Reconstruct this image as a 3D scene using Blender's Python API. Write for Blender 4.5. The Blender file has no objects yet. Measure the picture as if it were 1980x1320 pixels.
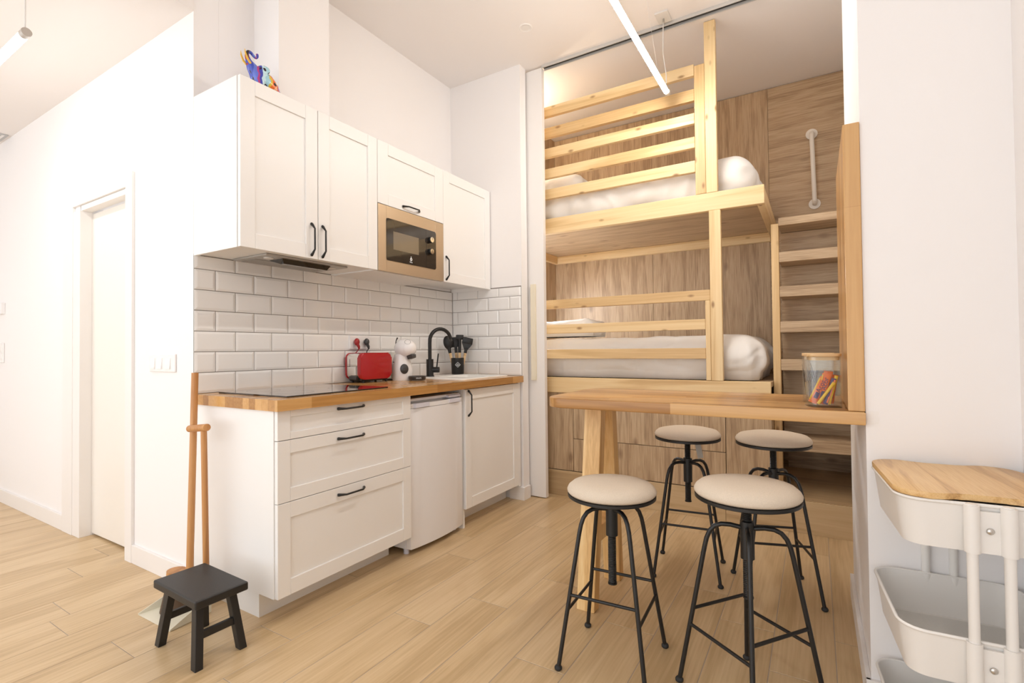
import bpy, bmesh, math, random
from mathutils import Vector, Matrix, noise
random.seed(7)
PI = math.pi
SC = bpy.context.scene
COL = SC.collection

# ------------------------------------------------------------------ camera, world, exposure
cam_d = bpy.data.cameras.new('camera')
cam_d.sensor_width = 36.0
cam_d.lens = 965.468 / 1980.0 * 36.0
cam_d.clip_start = 0.02
cam = bpy.data.objects.new('camera', cam_d)
COL.objects.link(cam)
YAW, PITCH, ROLL = 0.5462, 0.0162, -0.0100
F = Vector((-math.sin(YAW) * math.cos(PITCH), math.cos(YAW) * math.cos(PITCH), math.sin(PITCH)))
R0 = Vector((math.cos(YAW), math.sin(YAW), 0)); U0 = R0.cross(F)
R_ = R0 * math.cos(ROLL) + U0 * math.sin(ROLL)
U_ = -R0 * math.sin(ROLL) + U0 * math.cos(ROLL)
M4 = Matrix((R_, U_, -F)).transposed().to_4x4()
M4.translation = (2.569, -1.265, 1.137)
cam.matrix_world = M4
SC.camera = cam

world = bpy.data.worlds.new('world'); SC.world = world
world.use_nodes = True
bg = world.node_tree.nodes['Background']
bg.inputs[0].default_value = (0.955, 0.975, 1.0, 1)
bg.inputs[1].default_value = 1.2

SC.view_settings.view_transform = 'Standard'
SC.view_settings.look = 'None'
SC.view_settings.gamma = 1.0
SC.view_settings.use_curve_mapping = False
SC.view_settings.exposure = 0.93
SC.cycles.use_denoising = True
SC.cycles.max_bounces = 10
SC.cycles.transparent_max_bounces = 24
SC.cycles.diffuse_bounces = 5
SC.cycles.sample_clamp_indirect = 6.0
SC.cycles.caustics_reflective = False
SC.cycles.caustics_refractive = False
LAMP_MAIN = 58.0      # tube over the table
LAMP_LEFT = 17.0      # tube over the hall

# ------------------------------------------------------------------ materials
def nm(name):
    m = bpy.data.materials.new(name); m.use_nodes = True
    nt = m.node_tree; b = nt.nodes['Principled BSDF']
    return m, nt, b
def L(nt, a, ao, b, bo): nt.links.new(a.outputs[ao], b.inputs[bo])
def plain(name, col, rough=0.5, metal=0.0, spec=None, coat=0.0, bump=0.0, bscale=60, var=0.0):
    m, nt, b = nm(name)
    b.inputs['Base Color'].default_value = (*col, 1)
    b.inputs['Roughness'].default_value = rough
    b.inputs['Metallic'].default_value = metal
    if spec is not None: b.inputs['Specular IOR Level'].default_value = spec
    if coat: b.inputs['Coat Weight'].default_value = coat
    tc = nt.nodes.new('ShaderNodeTexCoord')
    if bump or var:
        n = nt.nodes.new('ShaderNodeTexNoise'); n.inputs['Scale'].default_value = bscale; n.inputs['Detail'].default_value = 3
        L(nt, tc, 'Object', n, 'Vector')
        if bump:
            bp = nt.nodes.new('ShaderNodeBump'); bp.inputs['Strength'].default_value = bump; bp.inputs['Distance'].default_value = 0.002
            L(nt, n, 'Fac', bp, 'Height'); L(nt, bp, 'Normal', b, 'Normal')
        if var:
            mx = nt.nodes.new('ShaderNodeMixRGB'); mx.blend_type = 'MULTIPLY'; mx.inputs[0].default_value = var
            mx.inputs[1].default_value = (*col, 1); L(nt, n, 'Fac', mx, 2); L(nt, mx, 0, b, 'Base Color')
    return m
def emit(name, col, s):
    m, nt, b = nm(name)
    b.inputs['Base Color'].default_value = (0, 0, 0, 1)
    b.inputs['Emission Color'].default_value = (*col, 1); b.inputs['Emission Strength'].default_value = s
    return m
def glass(name, col=(1, 1, 1), rough=0.0, alpha=None):
    # thin clear glass: a mostly transparent sheet with a mirror coat
    m, nt, b = nm(name)
    out = nt.nodes['Material Output']
    t = nt.nodes.new('ShaderNodeBsdfTransparent'); t.inputs[0].default_value = (*col, 1)
    g = nt.nodes.new('ShaderNodeBsdfGlossy'); g.inputs['Roughness'].default_value = 0.02
    lw = nt.nodes.new('ShaderNodeLayerWeight'); lw.inputs[0].default_value = 0.5
    pw_ = nt.nodes.new('ShaderNodeMath'); pw_.operation = 'POWER'; pw_.inputs[1].default_value = 4.0; L(nt, lw, 'Facing', pw_, 0)
    fr = nt.nodes.new('ShaderNodeMath'); fr.operation = 'MULTIPLY_ADD'; fr.inputs[1].default_value = 0.45; fr.inputs[2].default_value = 0.04; L(nt, pw_, 0, fr, 0)
    mx = nt.nodes.new('ShaderNodeMixShader')
    L(nt, fr, 0, mx, 0); L(nt, t, 0, mx, 1); L(nt, g, 0, mx, 2); L(nt, mx, 0, out, 0)
    return m
def wood(name, dark, mid, light, axis, scale=9.0, stretch=14.0, knots=0.0, rough=0.5, streak=0.35, coat=0.0, bump=0.05, objvar=0.12, knot_scale=3.0, low=0.8):
    m, nt, b = nm(name); N = nt.nodes.new
    tc = N('ShaderNodeTexCoord'); oi = N('ShaderNodeObjectInfo')
    add = N('ShaderNodeVectorMath'); add.operation = 'ADD'
    mul = N('ShaderNodeVectorMath'); mul.operation = 'SCALE'; mul.inputs[3].default_value = 37.0
    cmb = N('ShaderNodeCombineXYZ')
    for k in range(3): L(nt, oi, 'Random', cmb, k)
    L(nt, cmb, 0, mul, 0); L(nt, tc, 'Object', add, 0); L(nt, mul, 0, add, 1)
    sv = [scale] * 3; sv['XYZ'.index(axis)] = scale / stretch
    mp = N('ShaderNodeMapping'); mp.inputs['Scale'].default_value = sv; L(nt, add, 0, mp, 'Vector')
    n1 = N('ShaderNodeTexNoise'); n1.inputs['Scale'].default_value = 1.0; n1.inputs['Detail'].default_value = 4; n1.inputs['Distortion'].default_value = 0.7
    L(nt, mp, 0, n1, 'Vector')
    # ring figure: bands of the low noise
    m1 = N('ShaderNodeMath'); m1.operation = 'MULTIPLY'; m1.inputs[1].default_value = 26.0; L(nt, n1, 'Fac', m1, 0)
    sn = N('ShaderNodeMath'); sn.operation = 'SINE'; L(nt, m1, 0, sn, 0)
    m2 = N('ShaderNodeMath'); m2.operation = 'MULTIPLY_ADD'; m2.inputs[1].default_value = 0.07; L(nt, sn, 0, m2, 0)
    lf = N('ShaderNodeMath'); lf.operation = 'MULTIPLY_ADD'; lf.inputs[1].default_value = low; lf.inputs[2].default_value = 0.5 - 0.5 * low; L(nt, n1, 'Fac', lf, 0); L(nt, lf, 0, m2, 2)
    sv2 = [scale * 14] * 3; sv2['XYZ'.index(axis)] = scale * 0.45
    mp2 = N('ShaderNodeMapping'); mp2.inputs['Scale'].default_value = sv2; L(nt, add, 0, mp2, 'Vector')
    n2 = N('ShaderNodeTexNoise'); n2.inputs['Scale'].default_value = 1.0; n2.inputs['Detail'].default_value = 3; L(nt, mp2, 0, n2, 'Vector')
    m3 = N('ShaderNodeMath'); m3.operation = 'MULTIPLY_ADD'; m3.inputs[1].default_value = streak
    sb = N('ShaderNodeMath'); sb.operation = 'SUBTRACT'; sb.inputs[1].default_value = 0.5; L(nt, n2, 'Fac', sb, 0)
    L(nt, sb, 0, m3, 0); L(nt, m2, 0, m3, 2)
    ov = N('ShaderNodeMath'); ov.operation = 'MULTIPLY_ADD'; ov.inputs[1].default_value = objvar
    so = N('ShaderNodeMath'); so.operation = 'SUBTRACT'; so.inputs[1].default_value = 0.5; L(nt, oi, 'Random', so, 0)
    L(nt, so, 0, ov, 0); L(nt, m3, 0, ov, 2)
    cr = N('ShaderNodeValToRGB'); e = cr.color_ramp.elements
    e[0].position = 0.30; e[0].color = (*dark, 1); e[1].position = 0.72; e[1].color = (*light, 1)
    x = cr.color_ramp.elements.new(0.50); x.color = (*mid, 1)
    L(nt, ov, 0, cr, 0)
    colout = (cr, 0)
    if knots:
        sv3 = [knot_scale * 2.2] * 3; sv3['XYZ'.index(axis)] = knot_scale
        mp3 = N('ShaderNodeMapping'); mp3.inputs['Scale'].default_value = sv3; L(nt, add, 0, mp3, 'Vector')
        vo = N('ShaderNodeTexVoronoi'); vo.inputs['Scale'].default_value = 1.0; vo.inputs['Randomness'].default_value = 1.0; L(nt, mp3, 0, vo, 'Vector')
        kr = N('ShaderNodeValToRGB'); ke = kr.color_ramp.elements
        ke[0].position = 0.05; ke[0].color = (1, 1, 1, 1); ke[1].position = 0.15; ke[1].color = (0, 0, 0, 1)
        L(nt, vo, 'Distance', kr, 0)
        mk = N('ShaderNodeMath'); mk.operation = 'MULTIPLY'; mk.inputs[1].default_value = knots; L(nt, kr, 0, mk, 0)
        mx = N('ShaderNodeMixRGB'); mx.inputs[2].default_value = (dark[0] * 0.42, dark[1] * 0.3, dark[2] * 0.22, 1)
        L(nt, mk, 0, mx, 0); L(nt, cr, 0, mx, 1); colout = (mx, 0)
    L(nt, colout[0], colout[1], b, 'Base Color')
    b.inputs['Roughness'].default_value = rough
    if coat: b.inputs['Coat Weight'].default_value = coat; b.inputs['Coat Roughness'].default_value = 0.15
    bp = N('ShaderNodeBump'); bp.inputs['Strength'].default_value = bump; bp.inputs['Distance'].default_value = 0.002
    L(nt, n2, 'Fac', bp, 'Height'); L(nt, bp, 'Normal', b, 'Normal')
    return m
def block_wood(name, c1, c2, c3, along, row, length, rough=0.3):
    # glued staves: each stave its own tone, fine grain along it
    m, nt, b = nm(name); N = nt.nodes.new
    tc = N('ShaderNodeTexCoord'); mp = N('ShaderNodeMapping')
    if along == 'Y': mp.inputs['Rotation'].default_value = (0, 0, PI / 2)
    if along == 'Z': mp.inputs['Rotation'].default_value = (0, PI / 2, 0)
    L(nt, tc, 'Object', mp, 'Vector')
    br = N('ShaderNodeTexBrick'); br.inputs['Scale'].default_value = 1.0; br.inputs['Mortar Size'].default_value = 0.0004
    br.inputs['Brick Width'].default_value = length; br.inputs['Row Height'].default_value = row; br.inputs['Bias'].default_value = 0.0
    br.offset = 0.37; br.offset_frequency = 3; br.squash = 1.3; br.squash_frequency = 2
    br.inputs['Color1'].default_value = (0, 0, 0, 1); br.inputs['Color2'].default_value = (1, 1, 1, 1); br.inputs['Mortar'].default_value = (0.25, 0.25, 0.25, 1)
    L(nt, mp, 0, br, 'Vector')
    s = [70, 70, 70]; s['XYZ'.index(along)] = 3.0
    mp2 = N('ShaderNodeMapping'); mp2.inputs['Scale'].default_value = s; L(nt, tc, 'Object', mp2, 'Vector')
    n = N('ShaderNodeTexNoise'); n.inputs['Scale'].default_value = 1.0; n.inputs['Detail'].default_value = 3; n.inputs['Distortion'].default_value = 0.5; L(nt, mp2, 0, n, 'Vector')
    sb = N('ShaderNodeMath'); sb.operation = 'SUBTRACT'; sb.inputs[1].default_value = 0.5; L(nt, n, 'Fac', sb, 0)
    ma = N('ShaderNodeMath'); ma.operation = 'MULTIPLY_ADD'; ma.inputs[1].default_value = 0.9
    L(nt, sb, 0, ma, 0); L(nt, br, 'Color', ma, 2)
    cr = N('ShaderNodeValToRGB'); e = cr.color_ramp.elements
    e[0].position = 0.0; e[0].color = (*c1, 1); e[1].position = 1.0; e[1].color = (*c3, 1); x = e.new(0.5); x.color = (*c2, 1)
    L(nt, ma, 0, cr, 0); L(nt, cr, 0, b, 'Base Color')
    b.inputs['Roughness'].default_value = rough
    return m

MAT = {}
MAT['wall'] = plain('wall_paint', (0.86, 0.835, 0.825), 0.75, bump=0.03, bscale=300)
MAT['ceiling'] = plain('ceiling_paint', (0.84, 0.80, 0.775), 0.8)
MAT['cab'] = plain('cabinet_white', (0.85, 0.84, 0.825), 0.38)
MAT['cab_in'] = plain('cabinet_inner', (0.78, 0.75, 0.72), 0.5)
MAT['trim'] = plain('trim_white', (0.84, 0.81, 0.785), 0.4)
MAT['door'] = plain('door_lacquer', (0.84, 0.80, 0.74), 0.3)
MAT['tile'] = plain('tile_glaze', (0.86, 0.85, 0.835), 0.08, coat=0.4)
MAT['grout'] = plain('grout_grey', (0.22, 0.19, 0.165), 0.9)
MAT['floor_grout'] = plain('floor_grout', (0.40, 0.33, 0.26), 0.9)
MAT['black'] = plain('black_matt', (0.009, 0.0085, 0.008), 0.42)
MAT['blackmetal'] = plain('black_metal', (0.010, 0.0095, 0.009), 0.42, bump=0.05, bscale=200)
MAT['rubber'] = plain('black_rubber', (0.02, 0.02, 0.02), 0.7)
MAT['glassblack'] = plain('black_glass', (0.012, 0.011, 0.011), 0.03, coat=0.6)
MAT['mwglass'] = plain('oven_glass', (0.035, 0.028, 0.022), 0.06, coat=0.5)
MAT['mwwindow'] = plain('oven_window', (0.20, 0.16, 0.11), 0.12, coat=0.3)
MAT['bronze'] = plain('bronze_steel', (0.60, 0.475, 0.335), 0.36, metal=0.75)
MAT['steel'] = plain('brushed_steel', (0.62, 0.60, 0.57), 0.3, metal=1.0)
MAT['chrome'] = plain('chrome', (0.85, 0.84, 0.82), 0.07, metal=1.0)
MAT['hood'] = plain('hood_grey', (0.46, 0.44, 0.41), 0.35, metal=0.5)
MAT['filter'] = plain('hood_mesh', (0.40, 0.38, 0.35), 0.5, metal=0.6, bump=0.4, bscale=900)
MAT['red'] = plain('toaster_red', (0.40, 0.003, 0.010), 0.28, coat=0.5)
MAT['redplug'] = plain('red_plug', (0.36, 0.02, 0.02), 0.4)
MAT['whiteplastic'] = plain('white_plastic', (0.86, 0.84, 0.83), 0.25, coat=0.2)
MAT['greyplastic'] = plain('grey_plastic', (0.05, 0.047, 0.045), 0.35)
MAT['clearplastic'] = glass('clear_tank', (0.9, 0.9, 0.88))
MAT['fridge'] = plain('fridge_white', (0.82, 0.815, 0.83), 0.3)
MAT['fridge_grip'] = plain('fridge_grip', (0.66, 0.66, 0.74), 0.35)
MAT['sink'] = plain('sink_composite', (0.86, 0.84, 0.80), 0.25)
MAT['ink_white'] = plain('ink_white', (0.75, 0.78, 0.80), 0.5)
MAT['cartwhite'] = plain('cart_powder_coat', (0.80, 0.775, 0.74), 0.32)
MAT['fabric'] = plain('seat_linen', (0.78, 0.67, 0.54), 0.95, bump=0.5, bscale=420, var=0.30)
MAT['sheet'] = plain('white_cotton', (0.86, 0.835, 0.80), 0.9, bump=0.12, bscale=35)
MAT['grip'] = plain('grab_bar_cream', (0.82, 0.76, 0.68), 0.3)
MAT['glass'] = glass('jar_glass', (0.97, 0.98, 0.98))
MAT['orange'] = plain('sachet_orange', (0.85, 0.16, 0.005), 0.3)
MAT['yellow'] = plain('sachet_yellow', (0.85, 0.52, 0.01), 0.3)
MAT['purple'] = plain('sachet_purple', (0.06, 0.02, 0.10), 0.35)
MAT['twig'] = plain('twig_dark', (0.06, 0.045, 0.03), 0.7)
MAT['cream'] = plain('cream_sheet_metal', (0.78, 0.74, 0.60), 0.4)
MAT['broomwood'] = wood('broom_wood', (0.40, 0.175, 0.055), (0.52, 0.245, 0.08), (0.58, 0.30, 0.11), 'Z', 20, 20, rough=0.45)
MAT['bristle'] = plain('bristle', (0.10, 0.06, 0.035), 0.8)
MAT['display'] = plain('thermostat_display', (0.35, 0.36, 0.36), 0.2)
MAT['paper'] = plain('paper_tag', (0.62, 0.60, 0.55), 0.8, bump=0.2, bscale=800, var=0.4)
MAT['track'] = plain('aluminium_track', (0.60, 0.585, 0.56), 0.4, metal=0.3)
MAT['trackdark'] = plain('track_slot', (0.03, 0.028, 0.025), 0.8)
MAT['cord'] = plain('cord_white', (0.72, 0.70, 0.67), 0.5)
MAT['tube'] = emit('tube_light', (1.0, 0.955, 0.895), LAMP_MAIN)
MAT['tube_hall'] = emit('tube_light_hall', (1.0, 0.975, 0.945), LAMP_LEFT)
MAT['spot_on'] = emit('spot_lit', (1.0, 0.88, 0.70), 900.0)
MAT['read_on'] = emit('reading_lit', (0.86, 0.92, 1.0), 2000.0)
for ax in 'XYZ':
    MAT['pine' + ax] = wood('pine_' + ax, (0.60, 0.38, 0.165), (0.77, 0.545, 0.275), (0.86, 0.665, 0.385), ax, 7.0, 16.0, knots=0.8, rough=0.45, streak=0.28, knot_scale=5.0, objvar=0.08)
    MAT['oak' + ax] = wood('oak_laminate_' + ax, (0.33, 0.215, 0.12), (0.475, 0.33, 0.195), (0.57, 0.415, 0.26), ax, 15.0, 14.0, knots=0.6, rough=0.5, streak=0.9, knot_scale=2.8, low=0.5, objvar=0.06)
MAT['trestle'] = wood('trestle_pine', (0.60, 0.34, 0.12), (0.78, 0.50, 0.21), (0.86, 0.62, 0.31), 'Z', 10.0, 22.0, knots=0.9, rough=0.4, streak=0.4, knot_scale=2.2)
MAT['plank'] = wood('floor_plank_wood', (0.50, 0.345, 0.18), (0.60, 0.43, 0.24), (0.67, 0.50, 0.30), 'Y', 7.0, 9.0, knots=0.2, rough=0.33, streak=0.65, knot_scale=1.3, objvar=0.14, low=0.65)
MAT['kick'] = wood('kick_plank_wood', (0.41, 0.275, 0.145), (0.54, 0.38, 0.21), (0.62, 0.46, 0.27), 'X', 7.0, 9.0, rough=0.35, streak=0.3)
MAT['counter'] = block_wood('counter_block', (0.36, 0.17, 0.048), (0.53, 0.28, 0.088), (0.64, 0.37, 0.14), 'Y', 0.046, 0.85, 0.20)
MAT['table'] = block_wood('table_block', (0.35, 0.165, 0.047), (0.50, 0.265, 0.088), (0.61, 0.36, 0.145), 'X', 0.040, 0.55, 0.28)
MAT['upboard'] = block_wood('upright_block', (0.35, 0.165, 0.047), (0.50, 0.265, 0.088), (0.61, 0.36, 0.145), 'Z', 0.040, 0.50, 0.3)
MAT['bamboo'] = wood('bamboo', (0.50, 0.28, 0.105), (0.66, 0.41, 0.17), (0.76, 0.52, 0.25), 'Y', 22.0, 14.0, rough=0.35, streak=0.5)
MAT['bamboolid'] = wood('bamboo_lid', (0.56, 0.36, 0.17), (0.68, 0.46, 0.24), (0.76, 0.56, 0.32), 'X', 22.0, 10.0, rough=0.45)
def graffiti():
    m, nt, b = nm('painted_colours'); N = nt.nodes.new
    tc = N('ShaderNodeTexCoord')
    nz = N('ShaderNodeTexNoise'); nz.inputs['Scale'].default_value = 14; nz.inputs['Detail'].default_value = 2; L(nt, tc, 'Object', nz, 'Vector')
    sep = N('ShaderNodeSeparateXYZ'); L(nt, tc, 'Object', sep, 0)
    ma = N('ShaderNodeMath'); ma.operation = 'MULTIPLY_ADD'; ma.inputs[1].default_value = 5.6; ma.inputs[2].default_value = 0.54; L(nt, sep, 1, ma, 0)
    ad = N('ShaderNodeMath'); ad.operation = 'MULTIPLY_ADD'; ad.inputs[1].default_value = 0.36; L(nt, nz, 'Fac', ad, 0); L(nt, ma, 0, ad, 2)
    s2 = N('ShaderNodeMath'); s2.operation = 'SUBTRACT'; s2.inputs[1].default_value = 0.18; L(nt, ad, 0, s2, 0)
    cr = N('ShaderNodeValToRGB'); cr.color_ramp.interpolation = 'CONSTANT'; e = cr.color_ramp.elements
    cols = [(0.0, (0.35, 0.02, 0.02)), (0.12, (0.05, 0.08, 0.45)), (0.22, (0.12, 0.18, 0.62)), (0.33, (0.45, 0.05, 0.2)), (0.38, (0.05, 0.06, 0.4)), (0.46, (0.55, 0.75, 0.8)), (0.56, (0.35, 0.6, 0.7)), (0.64, (0.7, 0.5, 0.05)), (0.69, (0.8, 0.16, 0.02)), (0.80, (0.85, 0.45, 0.25)), (0.86, (0.75, 0.12, 0.02)), (0.94, (0.35, 0.15, 0.4))]
    e[0].position, e[0].color = cols[0][0], (*cols[0][1], 1); e[1].position, e[1].color = cols[-1][0], (*cols[-1][1], 1)
    for p, c in cols[1:-1]:
        x = e.new(p); x.color = (*c, 1)
    L(nt, s2, 0, cr, 0)
    mp = N('ShaderNodeMapping'); mp.inputs['Scale'].default_value = (60, 30, 30); mp.inputs['Rotation'].default_value = (0.6, 0, 0); L(nt, tc, 'Object', mp, 'Vector')
    n2 = N('ShaderNodeTexNoise'); n2.inputs['Scale'].default_value = 1; n2.inputs['Detail'].default_value = 1; L(nt, mp, 0, n2, 'Vector')
    k = N('ShaderNodeValToRGB'); k.color_ramp.interpolation = 'CONSTANT'
    k.color_ramp.elements[0].color = (0, 0, 0, 1); k.color_ramp.elements[1].position = 0.60; k.color_ramp.elements[1].color = (1, 1, 1, 1); L(nt, n2, 'Fac', k, 0)
    mx = N('ShaderNodeMixRGB'); mx.inputs[2].default_value = (0.03, 0.02, 0.03, 1); L(nt, k, 0, mx, 0); L(nt, cr, 0, mx, 1)
    L(nt, mx, 0, b, 'Base Color'); b.inputs['Roughness'].default_value = 0.2
    return m
MAT['graffiti'] = graffiti()
MAT['tusk'] = plain('tusk_yellow', (0.72, 0.42, 0.03), 0.3)
MAT['stool_wood'] = plain('black_stained_wood', (0.013, 0.012, 0.0115), 0.45, bump=0.1, bscale=90)

# ------------------------------------------------------------------ mesh helpers
class MB:
    def __init__(s): s.bm = bmesh.new()
    def box(s, x0, x1, y0, y1, z0, z1, bev=0.0, seg=2):
        x0, x1 = min(x0, x1), max(x0, x1); y0, y1 = min(y0, y1), max(y0, y1); z0, z1 = min(z0, z1), max(z0, z1)
        vs = [s.bm.verts.new((x, y, z)) for x in (x0, x1) for y in (y0, y1) for z in (z0, z1)]
        fs = [s.bm.faces.new([vs[i] for i in q]) for q in ((0, 1, 3, 2), (4, 6, 7, 5), (0, 4, 5, 1), (2, 3, 7, 6), (0, 2, 6, 4), (1, 5, 7, 3))]
        if bev:
            es = list({e for f in fs for e in f.edges})
            bmesh.ops.bevel(s.bm, geom=es, offset=bev, segments=seg, affect='EDGES', profile=0.5)
        return s
    def hexa(s, pts, bev=0.0, seg=2):
        # pts: 4 bottom (ccw) + 4 top
        v = [s.bm.verts.new(p) for p in pts]
        fs = [s.bm.faces.new([v[i] for i in q]) for q in ((3, 2, 1, 0), (4, 5, 6, 7), (0, 1, 5, 4), (1, 2, 6, 5), (2, 3, 7, 6), (3, 0, 4, 7))]
        if bev:
            es = list({e for f in fs for e in f.edges})
            bmesh.ops.bevel(s.bm, geom=es, offset=bev, segments=seg, affect='EDGES', profile=0.5)
        return s
    def tube(s, path, rad, n=12, cap=True):
        P = [Vector(p) for p in path]
        rad = rad if isinstance(rad, (list, tuple)) else [rad] * len(P)
        rings = []; up = None
        for i, p in enumerate(P):
            t = (P[min(i + 1, len(P) - 1)] - P[max(i - 1, 0)]).normalized()
            if up is None:
                a = Vector((0, 0, 1)) if abs(t.z) < 0.9 else Vector((1, 0, 0))
                up = (a - t * a.dot(t)).normalized()
            else:
                up = (up - t * up.dot(t)).normalized()
            bn = t.cross(up)
            rings.append([s.bm.verts.new(p + (up * math.cos(2 * PI * k / n) + bn * math.sin(2 * PI * k / n)) * rad[i]) for k in range(n)])
        for a, b in zip(rings, rings[1:]):
            for k in range(n): s.bm.faces.new((a[k], a[(k + 1) % n], b[(k + 1) % n], b[k]))
        if cap:
            s.bm.faces.new(rings[0][::-1]); s.bm.faces.new(rings[-1])
        return s
    def arc(s, a, b, r, a0, a1, n=12, t=0.0):
        # part of a tube wall between two points; angle 0 points up
        a, b = Vector(a), Vector(b); d = (b - a).normalized(); up = Vector((0, 0, 1)); sd_ = d.cross(up).normalized()
        rows = [[s.bm.verts.new(p + (up * math.cos(a0 + (a1 - a0) * k / n) + sd_ * math.sin(a0 + (a1 - a0) * k / n)) * r) for k in range(n + 1)] for p in (a, b)]
        for k in range(n): s.bm.faces.new((rows[0][k], rows[0][k + 1], rows[1][k + 1], rows[1][k]))
        return s
    def cyl(s, a, b, r, n=20, r2=None): return s.tube([a, b], [r, r if r2 is None else r2], n)
    def lathe(s, prof, c=(0, 0, 0), n=32, closed=True):
        rings = []
        for r, z in prof:
            if r < 1e-6: rings.append([s.bm.verts.new((c[0], c[1], c[2] + z))])
            else: rings.append([s.bm.verts.new((c[0] + r * math.cos(2 * PI * k / n), c[1] + r * math.sin(2 * PI * k / n), c[2] + z)) for k in range(n)])
        for a, b in zip(rings, rings[1:]):
            for k in range(n):
                k2 = (k + 1) % n
                if len(a) == 1 and len(b) == 1: continue
                if len(a) == 1: s.bm.faces.new((a[0], b[k2], b[k]))
                elif len(b) == 1: s.bm.faces.new((a[k], a[k2], b[0]))
                else: s.bm.faces.new((a[k], a[k2], b[k2], b[k]))
        return s
    def prism(s, poly, z0, z1, bev=0.0, seg=2):
        a = [s.bm.verts.new((x, y, z0)) for x, y in poly]; b = [s.bm.verts.new((x, y, z1)) for x, y in poly]
        f0 = s.bm.faces.new(a[::-1]); f1 = s.bm.faces.new(b)
        n = len(poly)
        for i in range(n): s.bm.faces.new((a[i], a[(i + 1) % n], b[(i + 1) % n], b[i]))
        if bev:
            es = list(f0.edges) + list(f1.edges)
            bmesh.ops.bevel(s.bm, geom=es, offset=bev, segments=seg, affect='EDGES', profile=0.5)
        return s
    def sphere(s, c, rx, ry=None, rz=None, n=16, m=10):
        ry = ry or rx; rz = rz or rx
        prof = [(math.sin(PI * i / m), -math.cos(PI * i / m)) for i in range(m + 1)]
        before = len(s.bm.verts)
        s.lathe([(p[0] if p[0] > 1e-6 else 0, p[1]) for p in prof], (0, 0, 0), n)
        s.bm.verts.ensure_lookup_table()
        for v in s.bm.verts[before:]: v.co = Vector((c[0] + v.co.x * rx, c[1] + v.co.y * ry, c[2] + v.co.z * rz))
        return s
    def xf(s, M, start=0):
        s.bm.verts.ensure_lookup_table()
        for v in list(s.bm.verts)[start:]: v.co = M @ v.co
        return s
    def build(s, name, mat, parent=None, loc=None, smooth=None, world=True):
        me = bpy.data.meshes.new(name)
        off = Vector((0, 0, 0))
        if loc is not None: off = Vector(loc)
        base = Vector((0, 0, 0))
        if parent is not None and world:
            p = parent
            while p is not None: base += p.location; p = p.parent
        if world:
            for v in s.bm.verts: v.co -= base + (off if parent is None else Vector((0, 0, 0)))
        bmesh.ops.recalc_face_normals(s.bm, faces=s.bm.faces)
        s.bm.to_mesh(me); s.bm.free()
        m = MAT[mat] if isinstance(mat, str) else mat
        me.materials.append(m)
        o = bpy.data.objects.new(name, me); COL.objects.link(o)
        if parent is not None: o.parent = parent
        else: o.location = off
        if smooth:
            me.polygons.foreach_set('use_smooth', [True] * len(me.polygons))
            try: me.set_sharp_from_angle(angle=math.radians(smooth))
            except Exception: pass
        return o
def rrect(x0, x1, y0, y1, r, n=6):
    P = []
    for cx, cy, a0 in ((x1 - r, y1 - r, 0), (x0 + r, y1 - r, PI / 2), (x0 + r, y0 + r, PI), (x1 - r, y0 + r, 1.5 * PI)):
        for i in range(n + 1):
            a = a0 + PI / 2 * i / n; P.append((cx + r * math.cos(a), cy + r * math.sin(a)))
    return P
def empty(name, loc=(0, 0, 0), rz=0.0):
    o = bpy.data.objects.new(name, None); COL.objects.link(o); o.empty_display_size = 0.05
    o.location = loc; o.rotation_euler = (0, 0, rz); return o
def tag(o, label, cat, group=None):
    o['label'] = label; o['category'] = cat
    if group: o['group'] = group
    return o
def struct(o, label=None):
    o['kind'] = 'structure'
    if label: o['label'] = label
    return o
def text(body, size, name, mat, parent, M, extrude=0.0003):
    cu = bpy.data.curves.new(name, 'FONT'); cu.body = body; cu.size = size; cu.extrude = extrude; cu.align_x = 'CENTER'; cu.align_y = 'CENTER'
    t = bpy.data.objects.new('tmp', cu); COL.objects.link(t)
    me = bpy.data.meshes.new_from_object(t.evaluated_get(bpy.context.evaluated_depsgraph_get()))
    bpy.data.objects.remove(t); me.materials.clear(); me.materials.append(MAT[mat]); me.name = name
    o = bpy.data.objects.new(name, me); COL.objects.link(o); o.parent = parent
    me.transform(M)
    return o
def wloc(o):
    b = Vector((0, 0, 0))
    while o is not None: b += o.location; o = o.parent
    return b
def share(name, me, parent, loc):
    o = bpy.data.objects.new(name, me); COL.objects.link(o); o.parent = parent; o.location = loc; return o

ZC = 0.938            # worktop height
CEIL = 3.323
LOWC = 2.81

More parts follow.
